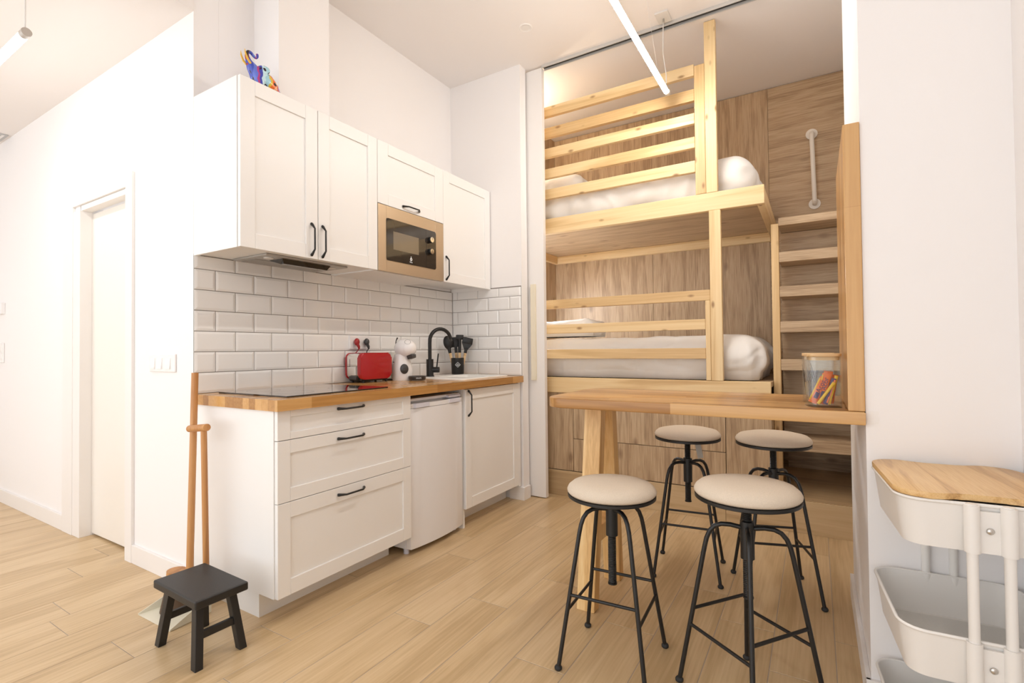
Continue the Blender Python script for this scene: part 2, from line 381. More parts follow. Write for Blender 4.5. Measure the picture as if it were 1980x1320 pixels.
# ------------------------------------------------------------------ setting: floor
fl = MB().box(-3.6, 3.2, -3.2, 3.5, -0.08, -0.0009).build('floor', 'floor_grout', loc=(0, 0, -0.0009))
struct(fl, 'pale oak plank floor')
def plank_mesh(l):
    m = MB().box(-0.1006, 0.1006, 0, l - 0.0026, -0.012, 0, 0.0012, 1)
    me = bpy.data.meshes.new('plank'); bmesh.ops.recalc_face_normals(m.bm, faces=m.bm.faces); m.bm.to_mesh(me); m.bm.free(); me.materials.append(MAT['plank']); return me
PW, PL, PX0 = 0.2035, 1.235, 0.578
known = {0: -0.022, 1: 0.947, 2: 0.336, 3: 0.611, 4: 0.946, 5: 0.331, 6: 0.727, 7: 1.220, 8: 0.99, 10: 1.04, -2: -0.391, -5: -0.391, -8: -0.03}
pm_full = plank_mesh(PL)
for k in range(-20, 12):
    x0 = PX0 + PW * k; xc = x0 + PW / 2
    if xc > 3.1: continue
    ymax = 0.0 if xc < -0.0 else 2.32
    if xc < 0.0: ymax = 0.10
    ph = known.get(k, random.uniform(0, PL))
    y = ph - PL * math.ceil((ph + 3.1) / PL)
    while y < ymax:
        a, b_ = max(y, -3.1), min(y + PL, ymax)
        if b_ - a > 0.03:
            me = pm_full if (b_ - a) > PL - 0.002 else plank_mesh(b_ - a)
            share('plank', me, fl, Vector((xc, a, 0)) - fl.location)
        y += PL

# ------------------------------------------------------------------ setting: walls
DX0, DX1, DZ = -1.335, -0.700, 2.035
wl = MB().box(-3.5, DX0 - 0.03, 0, 0.12, 0, LOWC + 0.05).box(DX1 + 0.03, -0.006, 0, 0.12, 0, LOWC + 0.05).box(DX0 - 0.03, DX1 + 0.03, 0, 0.12, DZ + 0.03, LOWC + 0.05).box(-0.15, -0.006, 0, 0.12, LOWC + 0.05, CEIL + 0.05).build('wall_left', 'wall', loc=(-1.7, 0, 0))
struct(wl, 'bright white wall with the pocket door')
hw = MB().box(-3.6, -3.5, -3.2, 0.12, 0, LOWC + 0.05).build('wall_hall', 'wall', loc=(-3.55, -1.5, 0)); struct(hw)
lc = MB().box(-3.6, -0.0, -3.2, 0.0, LOWC, CEIL + 0.1).build('ceiling_low', 'ceiling', loc=(-1.7, -1.5, LOWC)); struct(lc, 'lower white ceiling over the hall')
hc = MB().box(-0.02, 3.2, -3.2, 3.6, CEIL, CEIL + 0.1).build('ceiling', 'ceiling', loc=(1.5, 0, CEIL)); struct(hc, 'high white ceiling over kitchen and bunks')
wk = MB().box(-0.15, -0.006, 0.1205, 2.2, 0, CEIL + 0.05).build('wall_kitchen', 'wall', loc=(-0.08, 1, 0)); struct(wk, 'white wall behind the kitchen units')
wc = MB().box(-0.006, 0.21, 0.31, 0.625, 2.386, CEIL).build('wall_column', 'wall', loc=(0.1, 0.46, 2.386)); struct(wc, 'boxed-in white duct above the wall cabinets')
FY = 2.0126
wb = MB().box(-0.006, 0.665, FY + 0.006, 2.105, 0, CEIL + 0.02).build('wall_back', 'wall', loc=(0.33, 2.06, 0)); struct(wb, 'narrow white end wall of the kitchen')
PXF = 2.70
wp = MB().box(PXF, 3.2, 0.66, 1.50, 0, CEIL + 0.02).build('wall_pillar', 'wall', loc=(2.95, 1.0, 0)); struct(wp, 'white wall stub carrying the bar table')
wr = MB().box(3.055, 3.2, -3.2, 0.66, 0, CEIL + 0.02).build('wall_right', 'wall', loc=(3.12, -1.2, 0)); struct(wr)
# bunk alcove walls of oak-look panels
BY = 3.45
wbb = MB().box(0.05, 3.1, BY + 0.012, BY + 0.12, 0, CEIL + 0.02).build('wall_bunk_back', 'oakZ', loc=(1.5, BY + 0.06, 0)); struct(wbb, 'oak panelled back wall of the bunk alcove')
xs = [0.25, 1.27, 2.257]
for a, b_ in zip(xs, xs[1:]): MB().box(a, b_ - 0.002, BY, BY + 0.012, 0.2, CEIL - 0.004, 0.001, 1).build('panel', 'oakZ', wbb)
MB().box(2.257, 2.82, BY, BY + 0.012, 0.2, CEIL - 0.004, 0.001, 1).build('panel', 'oakX', wbb)
wbl = MB().box(0.13, 0.25, 2.17, BY, 0, CEIL + 0.02).build('wall_bunk_left', 'oakZ', loc=(0.2, 2.8, 0)); struct(wbl, 'oak panelled left end of the bunk alcove')
wbr = MB().box(2.82, 2.94, 1.49, BY + 0.05, 0, CEIL + 0.02).build('wall_bunk_right', 'wall', loc=(2.88, 2.5, 0)); struct(wbr)

# baseboards
BBH = 0.098
b1 = MB().box(-3.5, -1.60, -0.014, 0, 0, BBH, 0.002).box(-0.622, -0.002, -0.014, 0, 0, BBH, 0.002).build('baseboard_left', 'trim', loc=(-1.5, -0.007, 0)); struct(b1)
b2 = MB().box(0.55, 0.680, FY - 0.012, FY + 0.006, 0, BBH, 0.002).box(0.665, 0.680, FY + 0.006, 2.10, 0, BBH, 0.002).build('baseboard_back', 'trim', loc=(0.6, FY, 0)); struct(b2)
b3 = MB().box(PXF - 0.014, PXF, 0.648, 1.50, 0, 0.10, 0.002).box(PXF - 0.014, 3.055, 0.646, 0.66, 0, 0.10, 0.002).build('baseboard_pillar', 'trim', loc=(PXF, 1.0, 0)); struct(b3)

# pocket door in the left wall
d1 = empty('door_1', (-1.02, 0.0, 0)); struct(d1, 'flush cream pocket door in white casing')
MB().box(DX0 - 0.01, DX1 + 0.02, 0.055, 0.090, 0.012, DZ - 0.012, 0.002).build('door_leaf', 'door', d1)
MB().box(-1.595, DX0 - 0.105, -0.016, 0.0, 0, DZ + 0.105, 0.002).build('casing', 'trim', d1)
MB().box(DX0 - 0.105, DX0, -0.012, 0.05, 0, DZ, 0.002).build('jamb', 'trim', d1)
MB().box(DX0 - 0.03, DX0, 0.05, 0.115, 0, DZ, 0.002).build('jamb', 'trim', d1)
MB().box(DX1, DX1 + 0.078, -0.016, 0.0, 0, DZ + 0.105, 0.002).build('casing', 'trim', d1)
MB().box(DX1, DX1 + 0.03, 0.0, 0.05, 0, DZ, 0.002).build('jamb', 'trim', d1)
MB().box(DX0 - 0.105, DX1, -0.016, 0.0, DZ + 0.03, DZ + 0.105, 0.002).build('casing', 'trim', d1)
MB().box(DX0 - 0.005, DX1, -0.004, 0.05, DZ - 0.004, DZ + 0.029, 0.002).build('jamb', 'trim', d1)
MB().box(DX0 - 0.0, DX1, 0.092, 0.115, 0.0, DZ, 0.002).build('pocket_lining', 'cab_in', d1)

# ------------------------------------------------------------------ wall tiles
TP, TQ, GAP = 0.2015, 0.1015, 0.0032
def tile_mesh(w, h, bl=True, br=True, bt=True):
    # metro tile lying in the local y-z plane, facing +x, lower left corner at the origin
    B, T, D = 0.012, 0.0062, 0.0088
    y0, y1, z0, z1 = GAP / 2, w - GAP / 2, GAP / 2, h - GAP / 2
    iy0 = y0 + (B if bl else 0.0005); iy1 = y1 - (B if br else 0.0005); iz0 = z0 + B; iz1 = z1 - (B if bt else 0.0005)
    if iy1 <= iy0 + 0.002: iy0, iy1 = y0 + 0.0004, y1 - 0.0004
    v = [(0, y0, z0), (0, y1, z0), (0, y1, z1), (0, y0, z1), (T, y0, z0), (T, y1, z0), (T, y1, z1), (T, y0, z1), (D, iy0, iz0), (D, iy1, iz0), (D, iy1, iz1), (D, iy0, iz1)]
    f = []
    for i in range(4):
        j = (i + 1) % 4; f += [(i, j, j + 4, i + 4), (i + 4, j + 4, j + 8, i + 8)]
    f.append((8, 9, 10, 11))
    me = bpy.data.meshes.new('tile'); me.from_pydata(v, [], f); me.materials.append(MAT['tile']); me.update(); return me
cache = {}
def put_tile(parent, w, h, pos, rot=False, bl=True, br=True, bt=True):
    if w < 0.008: return
    key = (round(w, 4), round(h, 4), bl, br, bt)
    if key not in cache: cache[key] = tile_mesh(w, h, bl, br, bt)
    o = share('tile', cache[key], parent, Vector(pos) - parent.location)
    if rot: o.rotation_euler = (0, 0, -PI / 2)
MB().box(-0.006, -0.0035, 0.0, FY, ZC - 0.01, 1.618).build('grout_bed', 'grout', wk)
for row in range(7):
    z = ZC + TQ * row; h = TQ if row < 6 else 0.066
    off = 0.0 if row % 2 == 0 else -TP / 2
    y = off
    if row % 2: y = -TP / 2
    # photograph: the lowest course starts with a whole tile at the free corner
    while y < FY - 0.002:
        a, b_ = max(y, 0.0), min(y + TP, FY - 0.001)
        skip = (row == 2 and False)
        put_tile(wk, b_ - a, h, (-0.006, a, z), bl=(a == y) or True, br=(b_ == y + TP), bt=(row < 6))
        y += TP
MB().box(0.0, 0.660, FY + 0.0035, FY + 0.006, ZC - 0.01, 1.624).build('grout_bed', 'grout', wb)
for row in range(7):
    z = ZC + TQ * row; h = TQ if row < 6 else 0.070
    x = 0.660 - (TP if row % 2 == 0 else TP * 0.5)
    x1 = 0.660
    while x1 > 0.006:
        a = max(x, 0.004)
        put_tile(wb, x1 - a, h, (a, FY + 0.006, z), rot=True, bl=True, br=True, bt=(row < 6))
        x1 = x; x -= TP
# the sliding door and its ceiling track
sd = MB().box(0.05, 0.797, 2.128, 2.168, 0.006, CEIL - 0.012, 0.0015).build('sliding_door', 'trim', loc=(0.42, 2.148, 0.006))
tag(sd, 'tall white sliding door half hidden behind the end wall', 'sliding door')
MB().box(0.690, 0.730, 2.106, 2.128, 0.90, 1.64, 0.002).build('handle', plain('handle_cream', (0.78, 0.71, 0.56), 0.4), sd)
tk = empty('ceiling_track', (1.75, 2.145, CEIL - 0.03))
MB().box(0.80, 2.80, 2.118, 2.126, CEIL - 0.022, CEIL, 0.001).build('rail_lip', 'track', tk)
MB().box(0.80, 2.80, 2.166, 2.174, CEIL - 0.022, CEIL, 0.001).build('rail_lip', 'track', tk)
MB().box(0.80, 2.80, 2.126, 2.166, CEIL - 0.005, CEIL - 0.001).build('slot', 'trackdark', tk)
tag(tk, 'slim metal sliding door track across the ceiling in front of the bunks', 'track')

# ------------------------------------------------------------------ kitchen units
def handle(parent, p, axis, mat='black', ln=0.165, up=0.028):
    # bow handle with flared feet, standing off +x from a front at p (one end), running along 'y' or 'z'
    prof = [(0.000, 0.0), (0.004, 0.004), (0.012, 0.012), (up, 0.030), (up, ln - 0.030), (0.012, ln - 0.012), (0.004, ln - 0.004), (0.000, ln)]
    rad = [0.0062, 0.0075, 0.0062, 0.0046, 0.0046, 0.0062, 0.0075, 0.0062]
    pts = [(p[0] + a, p[1] + (t if axis == 'y' else 0), p[2] + (t if axis == 'z' else 0)) for a, t in prof]
    return MB().tube(pts, rad, 10).build('handle', mat, parent, smooth=40)
def shaker(parent, name, x, y0, y1, z0, z1, st=0.07, rl=0.07, t=0.020):
    # frame door whose front face lies at x; the panel sits 8 mm back
    m = MB(); g = 0.0004
    m.box(x - t, x, y0, y0 + st, z0, z1, 0.0012, 1); m.box(x - t, x, y1 - st, y1, z0, z1, 0.0012, 1)
    m.box(x - t, x - 0.0003, y0 + st + g, y1 - st - g, z0, z0 + rl, 0.0012, 1); m.box(x - t, x - 0.0003, y0 + st + g, y1 - st - g, z1 - rl, z1, 0.0012, 1)
    d = m.build(name, 'cab', parent)
    MB().box(x - t + 0.002, x - 0.008, y0 + st - 0.002, y1 - st + 0.002, z0 + rl - 0.002, z1 - rl + 0.002).build('panel', 'cab', d)
    return d
UZ0, UZ1, UX = 1.609, 2.386, 0.385
# double wall cabinet with the hood in its floor
c1 = empty('wall_cabinet', (0.19, 0.41, UZ0))
MB().box(-0.005, UX - 0.022, 0.000, 0.018, UZ0, UZ1, 0.001, 1).box(-0.005, UX - 0.022, 0.803, 0.821, UZ0, UZ1).box(-0.005, UX - 0.022, 0.018, 0.803, UZ0 + 0.006, UZ0 + 0.024).box(-0.005, UX - 0.022, 0.018, 0.803, UZ1 - 0.018, UZ1 - 0.001).build('carcass', 'cab', c1)
MB().box(0.0, UX - 0.04, 0.020, 0.800, UZ0 + 0.03, UZ1 - 0.03).build('interior', 'cab_in', c1)
dA = shaker(c1, 'door', UX, 0.004, 0.411, UZ0 + 0.002, UZ1)
handle(dA, (UX, 0.372, 1.625), 'z')
dB = shaker(c1, 'door', UX, 0.415, 0.822, UZ0 + 0.002, UZ1)
handle(dB, (UX, 0.438, 1.625), 'z')
tag(c1, 'white two-door wall cabinet above the hob with a painted elephant on top', 'cabinet')
# microwave cabinet
c2 = empty('wall_cabinet', (0.19, 1.125, UZ0))
MB().box(0.0, UX - 0.022, 0.823, 0.838, UZ0, UZ1).box(0.0, UX - 0.022, 1.412, 1.427, UZ0, UZ1).box(0.0, UX - 0.022, 0.838, 1.412, UZ0, UZ0 + 0.010).box(0.0, UX - 0.022, 0.838, 1.412, 2.005, 2.020).box(0.0, UX - 0.022, 0.838, 1.412, UZ1 - 0.018, UZ1 - 0.001).build('carcass', 'cab', c2)
dC = shaker(c2, 'door', UX, 0.825, 1.429, 2.011, UZ1, 0.085, 0.07)
handle(dC, (UX, 1.030, 2.036), 'y', ln=0.155)
tag(c2, 'white wall cabinet with a wide flap above the bronze microwave', 'cabinet')
# single-door cabinet in the corner
c3 = empty('wall_cabinet', (0.19, 1.73, UZ0))
MB().box(0.0, UX - 0.022, 1.429, 1.447, UZ0 + 0.012, UZ1).box(0.0, UX - 0.022, 2.000, 2.008, UZ0, UZ1).box(0.0, UX - 0.022, 1.447, 2.000, UZ0 + 0.030, UZ0 + 0.046).box(0.0, UX - 0.022, 1.447, 2.000, UZ1 - 0.018, UZ1 - 0.001).build('carcass', 'cab', c3)
dD = shaker(c3, 'door', UX, 1.431, 2.010, UZ0 + 0.002, UZ1)
handle(dD, (UX, 1.456, 1.625), 'z')
tag(c3, 'white single-door wall cabinet in the corner right of the microwave', 'cabinet')
# microwave
mw = empty('microwave', (0.19, 1.126, UZ0 + 0.011))
MB().box(0.03, 0.360, 0.850, 1.400, UZ0 + 0.014, 2.002).build('housing', 'greyplastic', mw)
my0, my1, mz0, mz1 = 0.8255, 1.4275, 1.612, 2.007
gy0, gy1, gz0, gz1 = 0.892, 1.342, 1.682, 1.932
m = MB(); XF = 0.387
m.box(XF - 0.022, XF, my0, gy0, mz0, mz1, 0.0015).box(XF - 0.022, XF, gy1, my1, mz0, mz1, 0.0015).box(XF - 0.022, XF, gy0, gy1, mz0, gz0, 0.0).box(XF - 0.022, XF, gy0, gy1, gz1, mz1, 0.0)
m.build('frame', 'bronze', mw)
m = MB(); P = rrect(gy0 - 0.002, gy1 + 0.002, gz0 - 0.002, gz1 + 0.002, 0.014)
m.prism([(a, b_) for a, b_ in P], XF - 0.012, XF + 0.003, 0.0012).xf(Matrix(((0, 0, 1, 0), (1, 0, 0, 0), (0, 1, 0, 0), (0, 0, 0, 1))))
gdoor = m.build('glass_front', 'mwglass', mw)
MB().box(XF + 0.0028, XF + 0.0034, 0.945, 1.172, 1.752, 1.862).build('window', 'mwwindow', gdoor)
MB().box(XF + 0.0028, XF + 0.0036, 1.2440, 1.2456, gz0, gz1).build('door_gap', 'black', gdoor)
MB().box(XF + 0.0028, XF + 0.0036, 1.2456, 1.340, 1.712, 1.7128).build('door_gap', 'black', gdoor)
for zk in (1.868, 1.790):
    k = MB().cyl((XF + 0.003, 1.277, zk), (XF + 0.022, 1.277, zk), 0.0205, 24).build('knob', 'black', mw, smooth=40)
    MB().cyl((XF + 0.022, 1.277, zk), (XF + 0.028, 1.277, zk), 0.0175, 24).build('knob_cap', 'chrome', k, smooth=40)
    MB().box(XF + 0.028, XF + 0.0285, 1.275, 1.279, zk - 0.002, zk + 0.015).build('pointer', 'greyplastic', k)
lg = MB().lathe([(0.004, 0), (0.010, 0.0)], n=20).xf(Matrix.Translation((XF + 0.0036, 1.100, 1.713)) @ Matrix(((0, 0, 1, 0), (1, 0, 0, 0), (0, 1, 0, 0), (0, 0, 0, 1)))).sphere((XF + 0.0034, 1.100, 1.727), 0.0003, 0.003, 0.006, 8, 6).build('emblem', 'ink_white', mw)
MYZ = Matrix(((0, 0, 1, 0), (1, 0, 0, 0), (0, 1, 0, 0), (0, 0, 0, 1)))
text('Balay', 0.0125, 'lettering', 'ink_white', mw, Matrix.Translation(Vector((XF + 0.0036, 1.100, 1.696)) - mw.location) @ MYZ)
tag(mw, 'built-in microwave with a bronze frame, black glass and two knobs', 'microwave')
# extractor hood in the cabinet floor
hd = empty('extractor_hood', (0.18, 0.414, UZ0))
MB().box(0.036, 0.318, 0.170, 0.657, UZ0 - 0.004, UZ0 + 0.005, 0.001).build('plate', 'hood', hd)
MB().box(0.060, 0.176, 0.200, 0.412, UZ0 - 0.006, UZ0 - 0.003).build('filter', 'filter', hd)
MB().box(0.060, 0.176, 0.418, 0.628, UZ0 - 0.006, UZ0 - 0.003).build('filter', 'filter', hd)
MB().hexa([(0.262, 0.285, UZ0 - 0.028), (0.262, 0.545, UZ0 - 0.028), (0.285, 0.545, UZ0 - 0.028), (0.285, 0.285, UZ0 - 0.028), (0.185, 0.270, UZ0 - 0.004), (0.185, 0.560, UZ0 - 0.004), (0.296, 0.560, UZ0 - 0.004), (0.296, 0.270, UZ0 - 0.004)]).build('visor', 'glassblack', hd)
for yy in (0.225, 0.605):
    MB().cyl((0.250, yy, UZ0 - 0.007), (0.250, yy, UZ0 - 0.003), 0.022, 24).build('lamp_lens', 'cab_in', hd, smooth=40)
tag(hd, 'slim grey extractor hood set into the underside of the wall cabinet', 'extractor hood')
# base units
BX = 0.653
bc = empty('base_cabinet', (0.33, 0.40, 0))
MB().box(0.0, BX - 0.022, 0.0, 0.018, 0.108, 0.890, 0.001, 1).box(0.0, BX - 0.022, 0.784, 0.802, 0.108, 0.890).box(0.0, BX - 0.03, 0.018, 0.784, 0.108, 0.126).box(0.0, 0.02, 0.018, 0.784, 0.126, 0.890).box(BX - 0.09, BX - 0.023, 0.018, 0.784, 0.870, 0.888).build('carcass', 'cab', bc)
MB().box(0.03, 0.512, 0.010, 0.028, 0, 0.108).box(0.495, 0.512, 0.028, 0.770, 0, 0.108).build('plinth', 'cab', bc)
for z0, z1, st, rl, zh in ((0.765, 0.890, 0.060, 0.030, 0.868), (0.503, 0.762, 0.060, 0.056, 0.728), (0.110, 0.500, 0.060, 0.066, 0.467)):
    d = shaker(bc, 'drawer', BX, 0.004, 0.803, z0, z1, st, rl)
    MB().box(0.06, BX - 0.024, 0.03, 0.77, z0 + 0.02, z1 - 0.02).build('drawer_box', 'cab_in', d)
    handle(d, (BX, 0.308, zh), 'y', ln=0.160)
tag(bc, 'white base cabinet with three shaker drawers under the hob', 'cabinet')
sc_ = empty('base_cabinet', (0.33, 1.66, 0))
MB().box(0.0, BX - 0.022, 1.300, 1.318, 0.0, 0.890).box(0.0, BX - 0.022, 1.985, 2.003, 0.108, 0.890).box(0.0, BX - 0.03, 1.318, 1.985, 0.108, 0.126).box(0.0, 0.02, 1.318, 1.985, 0.126, 0.890).build('carcass', 'cab', sc_)
MB().box(BX - 0.022, BX - 0.002, 1.972, 2.003, 0.108, 0.890, 0.001, 1).build('filler', 'cab', sc_)
MB().box(0.500, 0.517, 1.318, 2.000, 0, 0.108).build('plinth', 'cab', sc_)
d = shaker(sc_, 'door', BX, 1.306, 1.970, 0.122, 0.884, 0.068, 0.066)
handle(d, (BX, 1.338, 0.712), 'z')
tag(sc_, 'white single-door base cabinet under the sink', 'cabinet')
# fridge
fr = empty('fridge', (0.35, 1.045, 0))
MB().box(0.06, 0.600, 0.812, 1.285, 0.030, 0.850, 0.004).build('body', 'fridge', fr)
dr = MB(); FN = 10
poly = [(0.606, 0.812)] + [(0.640 + 0.020 * math.sin(PI * i / FN), 0.812 + 0.473 * i / FN) for i in range(FN + 1)] + [(0.606, 1.285)]
dr.prism(poly, 0.034, 0.812, 0.003)
fd = dr.build('door', 'fridge', fr, smooth=35)
pt = [(0.606, 0.812)] + [(0.640 + 0.020 * math.sin(PI * i / FN), 0.812 + 0.473 * i / FN) for i in range(FN + 1)] + [(0.606, 1.285)]
MB().prism([(x, y) for x, y in pt], 0.814, 0.838, 0.002).build('door_cap', 'fridge', fd, smooth=35)
for y0, y1 in ((0.835, 0.965), (1.135, 1.255)):
    MB().prism([(0.640, y0), (0.6605, y0 + 0.004), (0.6605, y1 - 0.012), (0.640, y1)], 0.816, 0.8405, 0.001).build('grip_recess', 'fridge_grip', fd)
MB().box(0.10, 0.625, 0.815, 1.282, 0.850, 0.866, 0.003).build('worktop', 'fridge', fr)
MB().box(0.605, 0.648, 1.145, 1.262, 0.846, 0.860, 0.002).build('hinge_cover', 'fridge_grip', fr)
for yy in (0.835, 1.262): MB().cyl((0.585, yy, 0), (0.585, yy, 0.032), 0.016, 16).build('foot', 'fridge_grip', fr, smooth=40)
MB().box(0.585, 0.640, 0.815, 0.860, 0.036, 0.060).build('lower_hinge', 'fridge_grip', fr)
tag(fr, 'small white fridge between the drawers and the sink cabinet', 'fridge')
# worktop (with a cut for the sink), hob, sink, tap
SX0, SX1, SY0, SY1 = 0.085, 0.600, 1.360, 1.925
wt = MB()
WX0, WX1, WY0, WY1 = 0.006, 0.680, -0.014, 2.004
hx0, hx1, hy0, hy1 = SX0 + 0.12, SX1 - 0.03, SY0 + 0.05, SY1 - 0.03
for a in ((WX0, WX1, WY0, hy0), (WX0, WX1, hy1, WY1), (WX0, hx0, hy0, hy1), (hx1, WX1, hy0, hy1)):
    wt.box(a[0], a[1], a[2], a[3], 0.891, ZC)
bmesh.ops.remove_doubles(wt.bm, verts=wt.bm.verts, dist=1e-5)
wo = wt.build('worktop', 'counter', loc=(0.34, 1.0, 0.891))
tag(wo, 'oak block worktop running along the tiled kitchen wall', 'worktop')
hb = empty('hob', (0.33, 0.385, ZC))
MB().prism(rrect(0.065, 0.606, 0.080, 0.682, 0.004), ZC + 0.0005, ZC + 0.0065, 0.0015).build('glass_plate', 'glassblack', hb)
for (x, y, rr) in ((0.20, 0.23, 0.075), (0.20, 0.53, 0.095), (0.43, 0.23, 0.095), (0.43, 0.53, 0.075)):
    MB().lathe([(rr, 0.0066), (rr + 0.0018, 0.0066)], (x, y, ZC), 40).build('zone_ring', plain('zone_grey', (0.10, 0.10, 0.10), 0.2), hb)
tag(hb, 'black glass induction hob let into the worktop', 'hob')
sk = empty('sink', (0.35, 1.64, ZC))
m = MB(); H = ZC + 0.010
outer = rrect(SX0, SX1, SY0, SY1, 0.03, 5); inner = rrect(hx0 + 0.01, hx1 - 0.01, hy0 + 0.14, hy1 - 0.01, 0.04, 5); deep = rrect(hx0 + 0.03, hx1 - 0.03, hy0 + 0.16, hy1 - 0.03, 0.04, 5)
def ring(P, z): return [m.bm.verts.new((x, y, z)) for x, y in P]
def bridge(A, B_):
    for i in range(len(A)): m.bm.faces.new((A[i], A[(i + 1) % len(A)], B_[(i + 1) % len(A)], B_[i]))
r0 = ring(outer, ZC + 0.0005); r1 = ring(outer, H - 0.002); r2 = ring(rrect(SX0 + 0.004, SX1 - 0.004, SY0 + 0.004, SY1 - 0.004, 0.03, 5), H); r3 = ring(inner, H - 0.001); r4 = ring(deep, ZC - 0.14)
bridge(r0, r1); bridge(r1, r2); bridge(r2, r3); bridge(r3, r4); m.bm.faces.new(r4)
m.build('basin', 'sink', sk, smooth=30)
MB().lathe([(0, 0), (0.04, 0), (0.042, -0.002)], (0.37, 1.77, ZC - 0.137), 20).build('drain', 'steel', sk)
tag(sk, 'white composite sink let into the worktop in the corner', 'sink')
fa = empty('tap', (0.165, 1.535, H))
a = math.radians(20); dv = Vector((math.sin(a) * 0.9, math.cos(a), 0)).normalized()
fx, fy, fz = 0.165, 1.535, H
MB().cyl((fx, fy, fz), (fx, fy, fz + 0.006), 0.031, 24).cyl((fx, fy, fz + 0.006), (fx, fy, fz + 0.125), 0.026, 24).build('body', 'black', fa, smooth=40)
path = [Vector((fx, fy, fz + 0.115)), Vector((fx, fy, fz + 0.24))]
Rr = 0.092
for i in range(1, 15):
    t = PI * 0.93 * i / 14
    path.append(Vector((fx, fy, fz + 0.255)) + dv * (Rr * (1 - math.cos(t))) + Vector((0, 0, Rr * math.sin(t))))
MB().tube(path, 0.0135, 14).build('spout', 'black', fa, smooth=40)
e1 = path[-1]; dd = (path[-1] - path[-2]).normalized()
MB().cyl(e1 - dd * 0.002, e1 + dd * 0.02, 0.0105, 16).build('aerator', 'greyplastic', fa, smooth=40)
lv = Vector((0.86, 0.50, 0)).normalized(); c0 = Vector((fx, fy, fz + 0.048))
MB().cyl(c0, c0 + lv * 0.068, 0.0205, 20).build('valve', 'black', fa, smooth=40)
MB().tube([c0 + lv * 0.05 + Vector((0, 0, 0.018)), c0 + lv * 0.062 + Vector((0, 0, 0.118))], 0.0048, 10).build('lever', 'black', fa, smooth=40)
tag(fa, 'matt black gooseneck tap at the sink', 'tap')

# ------------------------------------------------------------------ worktop things
def local(name, loc, rz, label, cat, group=None):
    return tag(empty(name, loc, rz), label, cat, group)
# toaster: local x = towards the room, y = along the wall
to = local('toaster', (0.104, 1.008, ZC), math.radians(-4), 'red toaster with chrome ends in front of the socket', 'toaster')
def B(mb, name, mat, parent, smooth=None): return mb.build(name, mat, parent, smooth=smooth, world=False)
def yz_prism(poly, x0, x1, bev=0.0, seg=3):
    # polygon in (y,z) extruded along x
    return MB().prism(poly, x0, x1, bev, seg).xf(MYZ)
B(yz_prism(rrect(-0.124, 0.124, 0.022, 0.188, 0.030), 0.046, 0.078, 0.010), 'side_shell', 'red', to, 35)
B(yz_prism(rrect(-0.124, 0.124, 0.022, 0.188, 0.030), -0.074, -0.062, 0.004), 'side_shell', 'red', to, 35)
ch = B(yz_prism(rrect(-0.121, 0.121, 0.026, 0.185, 0.030), -0.062, 0.046, 0.0), 'chrome_body', 'chrome', to, 35)
for sx in (-0.020, 0.020): B(MB().box(sx - 0.011, sx + 0.011, -0.085, 0.085, 0.1845, 0.1856), 'slot', 'black', ch)
B(MB().box(-0.058, 0.044, -0.1222, -0.120, 0.100, 0.1012).box(-0.032, -0.0308, -0.1222, -0.120, 0.1012, 0.150).box(0.0352, 0.0372, -0.1224, -0.120, 0.052, 0.105), 'seam', 'greyplastic', ch)
B(MB().box(-0.036, 0.034, -0.128, -0.100, 0.018, 0.044, 0.006), 'crumb_tray_grip', 'greyplastic', to)
B(MB().box(-0.060, 0.060, -0.105, 0.105, 0.012, 0.030, 0.004), 'base', 'black', to)
for sx in (-0.05, 0.055):
    for sy in (-0.085, 0.095): B(MB().lathe([(0, 0), (0.007, 0), (0.0085, 0.014), (0, 0.014)], (sx, sy, 0), 14), 'foot', 'rubber', to, 40)
# socket with the two plugs
so = empty('wall_socket', (0.003, 1.016, 1.194)); tag(so, 'white double wall socket on the tiles with two plugs', 'socket')
MB().box(0.001, 0.0145, 0.934, 1.098, 1.150, 1.238, 0.003).build('plate', 'whiteplastic', so)
for yy in (0.974, 1.052): MB().cyl((0.0145, yy, 1.197), (0.0155, yy, 1.197), 0.021, 24).build('socket_well', 'trim', so, smooth=40)
def plug(parent_loc, yy, mat, label, droop):
    p = empty('power_plug', (0.016, yy, 1.197)); tag(p, label, 'plug')
    MB().sphere((0.032, yy, 1.197), 0.016, 0.019, 0.024, 18, 10).build('head', mat, p, smooth=60)
    MB().tube([(0.036, yy, 1.183), (0.040, yy + 0.008, 1.165), (0.040, yy + 0.010, 1.150)], [0.011, 0.009, 0.0055], 12).build('strain_relief', mat, p, smooth=60)
    MB().tube([(0.040, yy + 0.010, 1.152), (0.024, yy + 0.010, 1.138), (0.012, yy + droop, 1.115), (0.012, yy + droop, 1.02), (0.012, yy + droop * 0.6, ZC + 0.006)], 0.0032, 8).build('cable', mat, p, smooth=60)
plug(None, 0.976, 'redplug', 'red power plug in the double socket, its cable behind the toaster', -0.004)
plug(None, 1.058, 'greyplastic', 'black power plug in the double socket, right of the red plug', 0.015)
